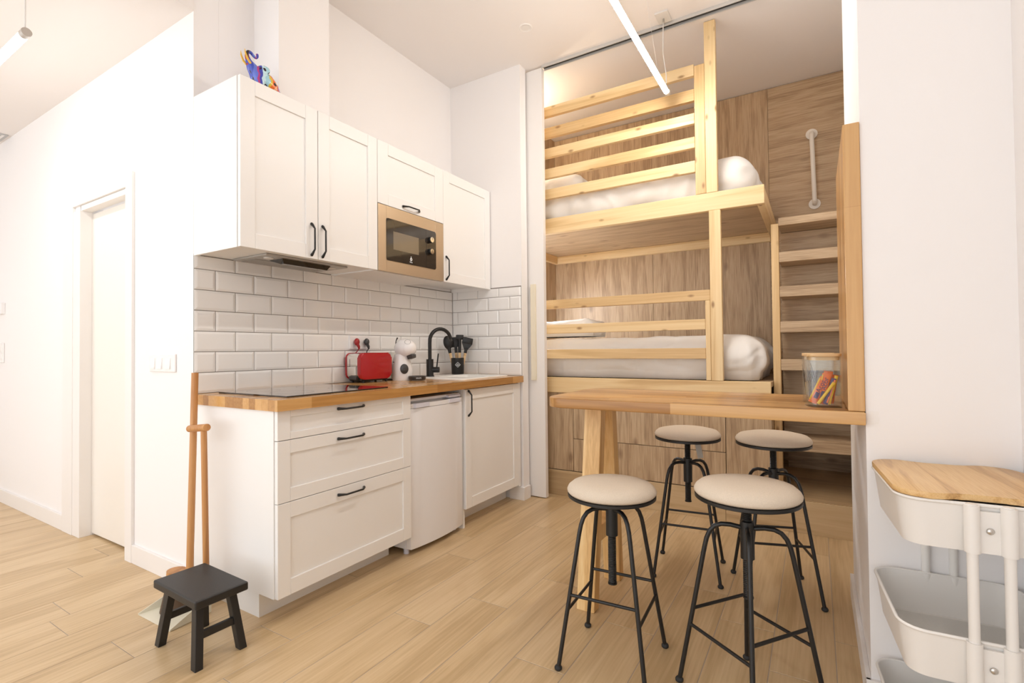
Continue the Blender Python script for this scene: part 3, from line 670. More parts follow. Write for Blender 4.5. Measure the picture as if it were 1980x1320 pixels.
# coffee machine: faces local +x
cm = local('coffee_machine', (0.185, 1.235, ZC), math.radians(6), 'rounded white capsule coffee machine beside the toaster', 'coffee machine')
def loft(secs, n=24):
    m = MB(); rings = []
    for (cx, z, rx, ry) in secs:
        rings.append([m.bm.verts.new((cx + rx * math.cos(2 * PI * k / n), ry * math.sin(2 * PI * k / n), z)) for k in range(n)])
    for a, b_ in zip(rings, rings[1:]):
        for k in range(n): m.bm.faces.new((a[k], a[(k + 1) % n], b_[(k + 1) % n], b_[k]))
    m.bm.faces.new(rings[0][::-1]); m.bm.faces.new(rings[-1]); return m
B(loft([(-0.010, 0.0, 0.070, 0.058), (-0.010, 0.02, 0.076, 0.062), (-0.010, 0.07, 0.078, 0.063), (-0.012, 0.115, 0.068, 0.058), (-0.010, 0.148, 0.056, 0.052), (-0.004, 0.175, 0.052, 0.050)]), 'column', 'whiteplastic', cm, 60)
hdm = MB().sphere((0.022, 0, 0.215), 0.082, 0.060, 0.064, 28, 16)
hd2 = B(hdm, 'head', 'whiteplastic', cm, 60)
B(MB().lathe([(0.0607, -0.001), (0.0612, 0.0), (0.0607, 0.001)], (0, 0, 0), 40).xf(Matrix.Translation((0.052, 0, 0.215)) @ Matrix.Rotation(PI / 2, 4, 'Y') @ Matrix.Scale(0.96, 4, (0, 1, 0))), 'seam', 'cab_in', hd2)
B(MB().hexa([(0.055, -0.022, 0.140), (0.098, -0.018, 0.152), (0.098, 0.018, 0.152), (0.055, 0.022, 0.140), (0.050, -0.030, 0.168), (0.092, -0.024, 0.176), (0.092, 0.024, 0.176), (0.050, 0.030, 0.168)], 0.004), 'brew_spout', 'greyplastic', cm)
B(MB().lathe([(0, 0.004), (0.030, 0.004), (0.033, 0.001), (0.033, -0.012)], (0, 0, 0), 28).xf(Matrix.Translation((0.0475, -0.0465, 0.078)) @ Matrix.Rotation(math.radians(39), 4, 'Z') @ Matrix.Scale(0.82, 4, (1, 0, 0)) @ Matrix.Rotation(PI / 2, 4, 'X')), 'side_disc', 'greyplastic', cm, 60)
B(MB().cyl((0.047, -0.046, 0.078), (0.0525, -0.0530, 0.078), 0.010, 18), 'disc_button', 'greyplastic', cm, 60)
B(MB().sphere((-0.034, -0.056, 0.123), 0.004), 'screw_hole', 'black', cm)
B(MB().lathe([(0, 0.004), (0.050, 0.004), (0.056, 0.012), (0.058, 0.030), (0.052, 0.031), (0.050, 0.024), (0, 0.024)], (0.118, 0, 0), 30), 'drip_tray', 'greyplastic', cm, 40)
text('KRUPS', 0.012, 'lettering', 'ink_white', cm, Matrix.Translation((0.1595, -0.0418, 0.018)) @ Matrix.Rotation(math.radians(45), 4, 'Z') @ Matrix.Rotation(PI / 2, 4, 'X'))
B(MB().tube([(-0.056, -0.006, 0.236), (-0.040, -0.020, 0.266), (-0.028, -0.02, 0.287)], [0.003, 0.003, 0.005], 8), 'lever', 'black', cm, 60)
B(MB().lathe([(0.0185, 0), (0.020, 0)], (0, 0, 0), 24).xf(Matrix.Translation((0.068, -0.036, 0.257)) @ Matrix.Rotation(math.radians(35), 4, 'Z') @ Matrix.Rotation(math.radians(52), 4, 'X')), 'badge', 'greyplastic', cm)
B(MB().lathe([(0, 0.008), (0.05, 0.008), (0.052, 0.19), (0.050, 0.19)], (-0.085, 0.02, 0), 24), 'water_tank', 'clearplastic', cm, 40)
B(MB().box(-0.135, -0.03, -0.05, 0.075, 0.001, 0.008), 'tank_base', 'black', cm)
# utensil pot
up_ = empty('utensil_pot', (0.150, 1.885, H)); px, py, pz = 0.150, 1.885, H
tag(up_, 'black utensil pot with a diamond logo in the corner by the sink', 'pot')
MB().lathe([(0, 0.0), (0.046, 0.0), (0.048, 0.004), (0.053, 0.128), (0.0505, 0.128), (0.046, 0.008), (0, 0.008)], (px, py, pz), 36).build('pot', 'black', up_, smooth=40)
tv = Vector((0.62, -0.785, 0)).normalized(); sv_ = Vector((0.785, 0.62, 0))
m = MB()
for q in range(4):
    a0 = q * PI / 2; a1 = (q + 1) * PI / 2
    p0 = Vector((math.cos(a0) * 0.020, math.sin(a0) * 0.020)); p1 = Vector((math.cos(a1) * 0.020, math.sin(a1) * 0.020))
    f = lambda p: Vector((px, py, pz + 0.075)) + tv * (0.0525 - 0.35 * p.x * p.x / 0.053) + sv_ * p.x + Vector((0, 0, p.y))
    m.tube([f(p0), f((p0 + p1) / 2), f(p1)], 0.0013, 6)
for w, h_ in ((0.030, -0.001), (0.012, 0.006), (0.014, -0.007)):
    c = Vector((px, py, pz + 0.075 + h_)) + tv * 0.0522
    m.tube([c - sv_ * w / 2, c + sv_ * w / 2], 0.0016, 6)
m.build('logo', 'ink_white', up_)
def utensil(label, dx, dy, tilt, head, name):
    o = empty(name, (px + dx, py + dy, pz + 0.010)); tag(o, label, 'utensil', 'kitchen utensils in the black pot')
    o.rotation_euler = (tilt[0], tilt[1], 0.6)
    MB().tube([(0, 0, 0), (0, 0, 0.160)], [0.0085, 0.0115], 14).build('shaft', 'bamboolid', o, smooth=40, world=False)
    head().build('head', 'black', o, smooth=50, world=False)
def hd_spoon(): return MB().tube([(0, 0, 0.159), (0, 0, 0.21)], [0.0125, 0.016], 12).sphere((0, 0, 0.243), 0.036, 0.020, 0.056, 18, 12)
def hd_spat(): return MB().tube([(0, 0, 0.159), (0, 0, 0.20)], [0.0125, 0.012], 12).hexa([(-0.014, -0.006, 0.185), (0.014, -0.006, 0.185), (0.014, 0.006, 0.185), (-0.014, 0.006, 0.185), (-0.042, -0.005, 0.235), (0.042, -0.005, 0.235), (0.042, 0.005, 0.235), (-0.042, 0.005, 0.235)]).hexa([(-0.042, -0.005, 0.235), (0.042, -0.005, 0.235), (0.042, 0.005, 0.235), (-0.042, 0.005, 0.235), (-0.040, -0.004, 0.282), (0.040, -0.004, 0.282), (0.040, 0.004, 0.282), (-0.040, 0.004, 0.282)], 0.003)
def hd_ladle(): return MB().tube([(0, 0, 0.159), (0, 0, 0.27)], [0.0125, 0.012], 12).box(-0.030, 0.030, -0.012, 0.012, 0.262, 0.300, 0.005)
def hd_turner(): return MB().tube([(0, 0, 0.159), (0, 0, 0.21)], [0.0125, 0.012], 12).box(-0.032, 0.032, -0.004, 0.004, 0.205, 0.285, 0.003)
utensil('black spoon leaning to the left in the utensil pot', -0.020, -0.018, (0.02, -0.20), hd_spoon, 'cooking_spoon')
utensil('black ladle standing tallest in the middle of the utensil pot', 0.006, 0.012, (-0.02, 0.02), hd_ladle, 'ladle')
utensil('broad black turner leaning right in the utensil pot', 0.024, 0.016, (0.03, 0.20), hd_spat, 'spatula')
utensil('narrow black spatula behind the spoon in the utensil pot', -0.016, 0.022, (-0.08, -0.08), hd_turner, 'turner')

# ------------------------------------------------------------------ painted elephant on the cabinet
el = local('elephant_figurine', (0.255, 0.185, UZ1), 0.0, 'colourful painted elephant figurine with raised trunk on the wall cabinet', 'figurine')
def skin(name, chains, mat, parent, lvl=2):
    vs, es, rs = [], [], []
    idx = {}
    for ch_ in chains:
        prev = None
        for (p, r) in ch_:
            k = tuple(round(c, 4) for c in p)
            if k not in idx: idx[k] = len(vs); vs.append(p); rs.append(r)
            if prev is not None: es.append((prev, idx[k]))
            prev = idx[k]
    me = bpy.data.meshes.new(name); me.from_pydata(vs, es, []); me.materials.append(MAT[mat])
    o = bpy.data.objects.new(name, me); COL.objects.link(o); o.parent = parent
    md = o.modifiers.new('skin', 'SKIN'); md.use_smooth_shade = True
    sk_ = me.skin_vertices[0].data if me.skin_vertices else None
    if sk_ is None:
        lay = me.attributes
    for i, r in enumerate(rs):
        me.skin_vertices[0].data[i].radius = (r, r)
    me.skin_vertices[0].data[0].use_root = True
    o.modifiers.new('sub', 'SUBSURF').levels = lvl; o.modifiers['sub'].render_levels = lvl
    return o
def skin_safe(name, chains, mat, parent):
    # grow the surface through a bmesh skin layer so the radii are stored from the start
    bm = bmesh.new(); lay = bm.verts.layers.skin.verify(); idx = {}
    first = True
    for ch_ in chains:
        prev = None
        for p, r in ch_:
            k = tuple(round(c, 4) for c in p)
            if k not in idx:
                v = bm.verts.new(p); v[lay].radius = (r, r); v[lay].use_root = first; first = False; idx[k] = v
            v = idx[k]
            if prev is not None and bm.edges.get((prev, v)) is None: bm.edges.new((prev, v))
            prev = v
    me = bpy.data.meshes.new(name); bm.to_mesh(me); bm.free()
    o = bpy.data.objects.new(name, me); COL.objects.link(o)
    md = o.modifiers.new('skin', 'SKIN'); md.use_smooth_shade = True
    sb = o.modifiers.new('sub', 'SUBSURF'); sb.levels = 2; sb.render_levels = 2
    dg = bpy.context.evaluated_depsgraph_get(); dg.update()
    me2 = bpy.data.meshes.new_from_object(o.evaluated_get(dg)); bpy.data.objects.remove(o)
    me2.name = name; me2.materials.clear(); me2.materials.append(MAT[mat])
    me2.polygons.foreach_set('use_smooth', [True] * len(me2.polygons))
    o = bpy.data.objects.new(name, me2); COL.objects.link(o); o.parent = parent
    return o
spine = [((0, 0.066, 0.090), 0.044), ((0, 0.030, 0.094), 0.046), ((0, -0.008, 0.098), 0.038), ((0, -0.032, 0.116), 0.030), ((0, -0.050, 0.134), 0.027), ((0, -0.063, 0.152), 0.015), ((0, -0.073, 0.178), 0.010), ((0, -0.068, 0.200), 0.0085), ((0, -0.052, 0.202), 0.0075), ((0, -0.038, 0.190), 0.007), ((0, -0.026, 0.186), 0.006), ((0, -0.018, 0.198), 0.006), ((0, -0.022, 0.212), 0.007)]
legs = []
for sx in (-0.026, 0.026):
    legs.append([((0, -0.008, 0.098), 0.038), (( sx, -0.022, 0.040), 0.016), ((sx * 1.1, -0.030, 0.006), 0.015)])
    legs.append([((0, 0.066, 0.090), 0.044), ((sx, 0.074, 0.024), 0.018), ((sx * 1.2, 0.080, 0.004), 0.015)])
skin_safe('body', [spine] + legs, 'graffiti', el)
for s_ in (-1, 1):
    B(MB().sphere((0, 0, 0), 0.008, 0.032, 0.022, 14, 10).xf(Matrix.Translation((s_ * 0.030, -0.008, 0.128)) @ Matrix.Rotation(-s_ * 0.35, 4, 'Z') @ Matrix.Rotation(0.25, 4, 'X')), 'ear', 'graffiti', el, 60)
    B(MB().tube([(s_ * 0.014, -0.062, 0.140), (s_ * 0.018, -0.080, 0.155), (s_ * 0.018, -0.090, 0.178), (s_ * 0.016, -0.093, 0.196)], [0.006, 0.005, 0.0035, 0.001], 10), 'tusk', 'tusk', el, 60)
B(MB().tube([(0, 0.100, 0.055), (0, 0.115, 0.045), (0, 0.118, 0.025)], [0.004, 0.003, 0.004], 8), 'tail', 'graffiti', el, 60)

# ------------------------------------------------------------------ left wall things, broom, dustpan, step stool
sw = empty('light_switch', (-0.298, 0, 1.085)); tag(sw, 'white triple light switch between the pocket door and the kitchen', 'light switch')
MB().box(-0.432, -0.166, -0.010, 0.0, 1.040, 1.132, 0.004).build('plate', 'whiteplastic', sw)
for xx in (-0.392, -0.318, -0.232):
    MB().hexa([(xx - 0.026, -0.010, 1.056), (xx + 0.026, -0.010, 1.056), (xx + 0.026, -0.0165, 1.056), (xx - 0.026, -0.0165, 1.056), (xx - 0.026, -0.010, 1.112), (xx + 0.026, -0.010, 1.112), (xx + 0.026, -0.0115, 1.112), (xx - 0.026, -0.0115, 1.112)]).build('rocker', 'whiteplastic', sw)
th = empty('thermostat', (-2.85, 0, 1.45)); tag(th, 'small white thermostat with grey display at the left picture edge', 'thermostat')
MB().box(-2.92, -2.795, -0.026, 0, 1.452, 1.540, 0.003).build('case', 'whiteplastic', th)
MB().box(-2.905, -2.822, -0.0275, -0.025, 1.485, 1.536).build('display', 'display', th)
s2 = empty('light_switch', (-2.85, 0, 1.07)); tag(s2, 'tall white switch plate below the thermostat', 'light switch')
MB().box(-2.90, -2.803, -0.010, 0, 1.075, 1.228, 0.004).build('plate', 'whiteplastic', s2)
for zz in (1.095, 1.155): MB().box(-2.885, -2.818, -0.013, -0.009, zz, zz + 0.052, 0.002).build('rocker', 'whiteplastic', s2)
# broom
br = empty('broom', (0.11, -0.125, 0)); tag(br, 'long wooden broom leaning on the end of the kitchen unit', 'broom')
MB().tube([(0.190, -0.112, 0.150), (0.138, -0.064, 1.045)], 0.0145, 14).build('stick', 'broomwood', br, smooth=40)
MB().cyl((0.135, -0.142, 0.120), (0.138, -0.140, 0.178), 0.038, 24).build('head', 'broomwood', br, smooth=40)
MB().lathe([(0, 0.009), (0.060, 0.009), (0.036, 0.122), (0, 0.122)], (0.135, -0.142, 0.0), 24).build('bristles', 'bristle', br, smooth=40)
dp = empty('dustpan', (0.20, -0.15, 0)); tag(dp, 'cream dustpan with a long wooden handle behind the step stool', 'dustpan')
m = MB()
m.hexa([(0.035, -0.245, 0.001), (0.300, -0.240, 0.001), (0.285, -0.070, 0.001), (0.060, -0.075, 0.001), (0.035, -0.245, 0.003), (0.300, -0.240, 0.003), (0.285, -0.070, 0.006), (0.060, -0.075, 0.006)])
m.hexa([(0.056, -0.080, 0.003), (0.288, -0.075, 0.003), (0.288, -0.070, 0.003), (0.056, -0.075, 0.003), (0.056, -0.080, 0.080), (0.288, -0.075, 0.080), (0.288, -0.070, 0.080), (0.056, -0.075, 0.080)])
m.hexa([(0.034, -0.245, 0.002), (0.037, -0.245, 0.002), (0.061, -0.075, 0.002), (0.057, -0.075, 0.002), (0.034, -0.245, 0.008), (0.037, -0.245, 0.008), (0.061, -0.075, 0.078), (0.057, -0.075, 0.078)])
m.hexa([(0.298, -0.240, 0.002), (0.301, -0.240, 0.002), (0.288, -0.072, 0.002), (0.285, -0.072, 0.002), (0.298, -0.240, 0.008), (0.301, -0.240, 0.008), (0.288, -0.072, 0.078), (0.285, -0.072, 0.078)])
m.build('pan', 'cream', dp)
MB().tube([(0.284, -0.088, 0.06), (0.284, -0.100, 0.800)], 0.0125, 14).build('handle', 'broomwood', dp, smooth=40)
MB().tube([(0.166, -0.100, 0.797), (0.322, -0.106, 0.815)], 0.0155, 14).build('crossbar', 'broomwood', dp, smooth=40)
# step stool
st = local('step_stool', (0.512, -0.228, 0), math.radians(-1.5), 'low black wooden step stool standing in front of the dustpan', 'stool')
B(MB().box(-0.166, 0.166, -0.096, 0.096, 0.220, 0.252, 0.006, 3), 'seat', 'stool_wood', st)
def sleg(sx, sy):
    tx, ty, bx, by, w = sx * 0.104, sy * 0.058, sx * 0.143, sy * 0.080, 0.0165
    lo = [(bx - w, by - w * .85, 0), (bx + w, by - w * .85, 0), (bx + w, by + w * .85, 0), (bx - w, by + w * .85, 0)]
    hi = [(tx - w, ty - w * .85, 0.222), (tx + w, ty - w * .85, 0.222), (tx + w, ty + w * .85, 0.222), (tx - w, ty + w * .85, 0.222)]
    return MB().hexa(lo + hi, 0.002)
for sx in (-1, 1):
    for sy in (-1, 1): B(sleg(sx, sy), 'leg', 'stool_wood', st)
for sx in (-1, 1): B(MB().box(sx * 0.126 - 0.008, sx * 0.126 + 0.008, -0.060, 0.060, 0.095, 0.122, 0.002), 'stretcher', 'stool_wood', st)

# ------------------------------------------------------------------ bunk bed
FYB = 2.25
bb_ = empty('bunk_bed', (1.28, 2.8, 0)); tag(bb_, 'pine bunk bed with slatted guard rails built into the oak alcove', 'bunk bed')
bx0, bx1 = 0.252, 2.308
# upper platform
MB().box(bx0, bx1, FYB, FYB + 0.045, 2.048, 2.168, 0.003).build('front_beam', 'pineX', bb_)
MB().box(bx1 - 0.045, bx1, FYB + 0.045, BY - 0.002, 2.048, 2.160, 0.003).build('end_beam', 'pineY', bb_)
MB().box(bx0, bx1 - 0.045, BY - 0.047, BY - 0.002, 2.020, 2.095, 0.003).build('rear_beam', 'pineX', bb_)
MB().box(bx0, bx0 + 0.045, FYB + 0.045, BY - 0.047, 2.020, 2.095, 0.003).build('end_beam', 'pineY', bb_)
MB().box(bx0 + 0.002, bx1 - 0.045, FYB + 0.045, BY - 0.003, 2.096, 2.122).build('upper_board', 'oakX', bb_)
# posts
MB().box(1.962, 2.033, FYB - 0.002, FYB + 0.043, 2.168, CEIL - 0.004, 0.003).build('post', 'pineZ', bb_)
MB().box(1.895, 1.961, FYB - 0.001, FYB + 0.043, 2.169, 3.045, 0.003).build('post', 'pineZ', bb_)
MB().box(1.976, 2.048, FYB - 0.002, FYB + 0.043, 0.918, 2.047, 0.003).build('post', 'pineZ', bb_)
MB().box(1.944, 1.975, FYB - 0.001, FYB + 0.043, 0.919, 1.452, 0.003).build('post', 'pineZ', bb_)
for z0, z1, xe in ((2.983, 3.060, 1.894), (2.812, 2.892, 1.894), (2.655, 2.728, 1.894), (2.490, 2.566, 1.894), (2.325, 2.403, 1.894), (1.453, 1.523, 1.975), (1.259, 1.328, 1.943), (1.063, 1.135, 1.943)):
    MB().box(bx0, xe, FYB + 0.001, FYB + 0.036, z0, z1, 0.003).build('guard_rail', 'pineX', bb_)
# lower platform
MB().box(bx0, 2.326, FYB, FYB + 0.045, 0.800, 0.917, 0.003).build('front_beam', 'pineX', bb_)
MB().box(bx0, 2.326, FYB + 0.046, BY - 0.003, 0.880, 0.912).build('lower_board', 'oakX', bb_)
# base storage under the bunk
bs = empty('storage_cabinet', (1.28, 2.5, 0)); tag(bs, 'oak-look storage cabinet with a flush drawer under the lower bunk', 'storage cabinet')
KY = 2.268
MB().box(bx0, 0.963, KY, KY + 0.018, 0.200, 0.800, 0.001, 1).build('panel', 'oakZ', bs)
MB().box(0.967, 2.053, KY, KY + 0.018, 0.449, 0.800, 0.001, 1).build('drawer_front', 'oakZ', bs)
MB().box(0.967, 2.053, KY, KY + 0.018, 0.200, 0.445, 0.001, 1).build('panel', 'oakZ', bs)
MB().box(2.057, 2.326, KY, KY + 0.018, 0.200, 0.800, 0.001, 1).build('panel', 'oakZ', bs)
MB().box(2.308, 2.326, KY + 0.018, BY - 0.01, 0.200, 0.800).build('end_panel', 'oakZ', bs)
MB().box(bx0, 2.306, KY + 0.02, KY + 0.03, 0.2, 0.8).build('backing', 'trackdark', bs)
xk = [bx0, 1.27, 2.05, 2.80]
for a, b_ in zip(xk, xk[1:]): MB().box(a, b_ - 0.002, 2.262, 2.275, 0.0, 0.195, 0.001, 1).build('skirting_plank', 'kick', bs)

# bedding
def bedding(name, x0, x1, y0, y1, z0, z1, parent, mat='sheet', nx=110, ny=50, nz=16, seed=0.0, rx=0.16, rz=0.5, puff=0.018):
    bm = bmesh.new()
    cx, cy, cz = (x0 + x1) / 2, (y0 + y1) / 2, (z0 + z1) / 2; hx, hy, hz = (x1 - x0) / 2, (y1 - y0) / 2, (z1 - z0) / 2
    P = {}
    def pt(i, j, k):
        key = (i, j, k)
        if key in P: return P[key]
        u, v, w = 2 * i / nx - 1, 2 * j / ny - 1, 2 * k / nz - 1
        X, Y, Z = u * hx, v * hy, w * hz
        r = min(hz * 0.98, rx)
        # round the box
        ix, iy, iz = max(-hx + r, min(hx - r, X)), max(-hy + r, min(hy - r, Y)), max(-hz + r, min(hz - r, Z))
        d = Vector((X - ix, Y - iy, Z - iz))
        if d.length > 1e-6:
            mx_ = max(abs(d.x), abs(d.y), abs(d.z)); dn = d.normalized() * min(r, mx_ * 1.0 if d.length < r else r)
            X, Y, Z = ix + dn.x, iy + dn.y, iz + dn.z
        q = Vector((X * 3.2 + seed, Y * 3.2, Z * 3.2))
        n = noise.noise(q) * puff
        side = max(0.0, 1 - abs(Y + hy) / 0.12) + max(0.0, 1 - abs(X - hx) / 0.14)
        wr_ = (math.sin(X * 38 + 6 * noise.noise(q * 0.7)) * 0.5 + math.sin(Y * 52 + 4 * noise.noise(q)) * 0.5) * 0.015 * min(1, side) * (1 - 0.8 * max(0, w)) + 0.007 * noise.noise(Vector((X * 9 + seed, Y * 9, Z * 9)))
        cz_ = noise.noise(Vector((X * 4.5 + seed, Y * 4.5 + 2.0, Z * 6.0)))
        wr_ -= 0.011 * max(0.0, 1 - abs(cz_) * 6.0) * (0.22 + 0.78 * min(1, side))
        nrm = Vector((X / hx, Y / hy, Z / hz)).normalized()
        c = Vector((X, Y, Z)) + nrm * (n + wr_)
        if k == 0: c.z = -hz
        vtx = bm.verts.new((cx + c.x, cy + c.y, cz + max(-hz, c.z))); P[key] = vtx; return vtx
    def quad(a, b_, c, d):
        try: bm.faces.new((pt(*a), pt(*b_), pt(*c), pt(*d)))
        except ValueError: pass
    for i in range(nx):
        for j in range(ny):
            quad((i, j, nz), (i + 1, j, nz), (i + 1, j + 1, nz), (i, j + 1, nz)); quad((i, j, 0), (i, j + 1, 0), (i + 1, j + 1, 0), (i + 1, j, 0))
    for i in range(nx):
        for k in range(nz):
            quad((i, 0, k), (i + 1, 0, k), (i + 1, 0, k + 1), (i, 0, k + 1)); quad((i, ny, k), (i, ny, k + 1), (i + 1, ny, k + 1), (i + 1, ny, k))
    for j in range(ny):
        for k in range(nz):
            quad((0, j, k), (0, j, k + 1), (0, j + 1, k + 1), (0, j + 1, k)); quad((nx, j, k), (nx, j + 1, k), (nx, j + 1, k + 1), (nx, j, k + 1))
    m = MB(); m.bm.free(); m.bm = bm
    return m.build(name, mat, parent, loc=(cx, cy, z0), smooth=180)
mu = bedding('bed_bedding', 0.30, 2.255, 2.318, 3.38, 2.123, 2.452, None, seed=1.3, rx=0.17); tag(mu, 'white quilted bedding on the upper bunk', 'bedding')
ml = bedding('bed_bedding', 0.30, 2.295, 2.318, 3.40, 0.918, 1.222, None, seed=4.1, rx=0.16); tag(ml, 'white quilted bedding on the lower bunk', 'bedding')
pw = bedding('pillow', 0.29, 1.02, 2.50, 2.95, 1.240, 1.380, None, nx=26, ny=18, nz=6, seed=7.7, rx=0.07, puff=0.02); tag(pw, 'white pillow at the left end of the lower bunk', 'pillow')
pw2 = bedding('pillow', 0.29, 0.92, 2.50, 2.95, 2.470, 2.600, None, nx=26, ny=18, nz=6, seed=2.7, rx=0.06, puff=0.02); tag(pw2, 'white pillow at the left end of the upper bunk', 'pillow')

# ladder stairs at the right of the bunk
ld = empty('bunk_ladder', (2.58, 2.6, 0.2)); tag(ld, 'oak ladder steps with a pine upright between bunk and wall', 'ladder')
LY = 2.45
MB().box(2.328, 2.372, LY, LY + 0.10, 0.200, 1.950, 0.003).build('upright', 'pineZ', ld)
MB().box(2.372, 2.818, LY + 0.25, LY + 0.266, 0.44, 1.93).build('back_panel', 'oakX', ld)
for zt, th_ in ((0.545, 0.080), (0.805, 0.075), (1.057, 0.073), (1.303, 0.072), (1.534, 0.068), (1.760, 0.066)):
    MB().box(2.373, 2.818, LY, LY + 0.249, zt - th_, zt, 0.002).build('step', 'oakX', ld)
MB().box(2.372, 2.818, LY, BY - 0.002, 1.935, 1.985, 0.002).build('landing', 'oakX', ld)
MB().box(2.328, 2.818, 2.276, BY - 0.005, 0.170, 0.198).build('platform', 'kick', ld)
MB().box(2.372, 2.818, LY + 0.75, LY + 0.77, 0.2, 0.46).build('niche_back', 'oakX', ld)
# grab bar
gb = empty('grab_bar', (2.575, BY, 2.575)); tag(gb, 'cream vertical grab bar screwed to the oak wall above the ladder', 'grab bar')
zA, zB = 2.86, 2.29
ptsg = [(2.570, BY, zA), (2.570, BY - 0.030, zA), (2.570, BY - 0.045, zA - 0.006), (2.570, BY - 0.052, zA - 0.022), (2.582, BY - 0.052, zB + 0.022), (2.582, BY - 0.045, zB + 0.006), (2.582, BY - 0.030, zB), (2.582, BY, zB)]
MB().tube(ptsg, 0.0165, 16).build('bar', 'grip', gb, smooth=50)
for xx, zz in ((2.570, zA), (2.582, zB)): MB().cyl((xx, BY - 0.008, zz), (xx, BY, zz), 0.042, 28).build('flange', 'grip', gb, smooth=40)

# ------------------------------------------------------------------ bar table
tb = empty('bar_table', (2.1, 0.93, 0)); tag(tb, 'oak block bar table fixed to the wall stub with a pine trestle leg', 'table')
TZ0, TZ1 = 0.889, 0.930
TX0, TX1, TY0, TY1 = 1.560, 2.699, 0.640, 1.235
def corner(cx, cy, r, a0, a1, n=8): return [(cx + r * math.cos(a0 + (a1 - a0) * i / n), cy + r * math.sin(a0 + (a1 - a0) * i / n)) for i in range(n + 1)]
poly = [(TX1, TY0), (TX1, TY1)] + corner(TX0 + 0.09, TY1 - 0.09, 0.09, PI / 2, PI) + corner(TX0 + 0.09, TY0 + 0.09, 0.09, PI, 1.5 * PI)
MB().prism(poly, TZ0, TZ1, 0.004).build('tabletop', 'table', tb, smooth=30)
LXa, LXb = 1.655, 1.735
def tleg(y_top, y_bot, x_top, x_bot, w=0.058):
    lo = [(x_bot, y_bot, 0), (x_bot + 0.082, y_bot, 0), (x_bot + 0.082, y_bot + w, 0), (x_bot, y_bot + w, 0)]
    hi = [(x_top, y_top, TZ0), (x_top + 0.080, y_top, TZ0), (x_top + 0.080, y_top + w, TZ0), (x_top, y_top + w, TZ0)]
    return MB().hexa(lo + hi, 0.003)
tleg(0.865, 0.758, 1.662, 1.655).build('leg', 'trestle', tb)
tleg(0.995, 1.100, 1.662, 1.652).build('leg', 'trestle', tb)
MB().box(1.664, 1.728, 0.84, 1.07, 0.270, 0.340, 0.002).build('crossbar', 'trestle', tb)
ub = MB().box(2.654, 2.699, 0.650, 1.235, 0.9305, 1.848, 0.003).build('upright_board', 'upboard', loc=(2.677, 0.94, 0.9305)); tag(ub, 'tall oak block board standing on the table against the white wall', 'board')
rp = MB().prism([(0, 0), (0.030, 0.004), (0.034, 0.018), (0.030, 0.030), (0.033, 0.044), (0, 0.046)], 0, 0.0012).xf(Matrix.Translation((2.701, 0.6598, 0.889)) @ Matrix.Rotation(PI / 2, 4, 'X')).build('wall_patch', 'trim', wp)

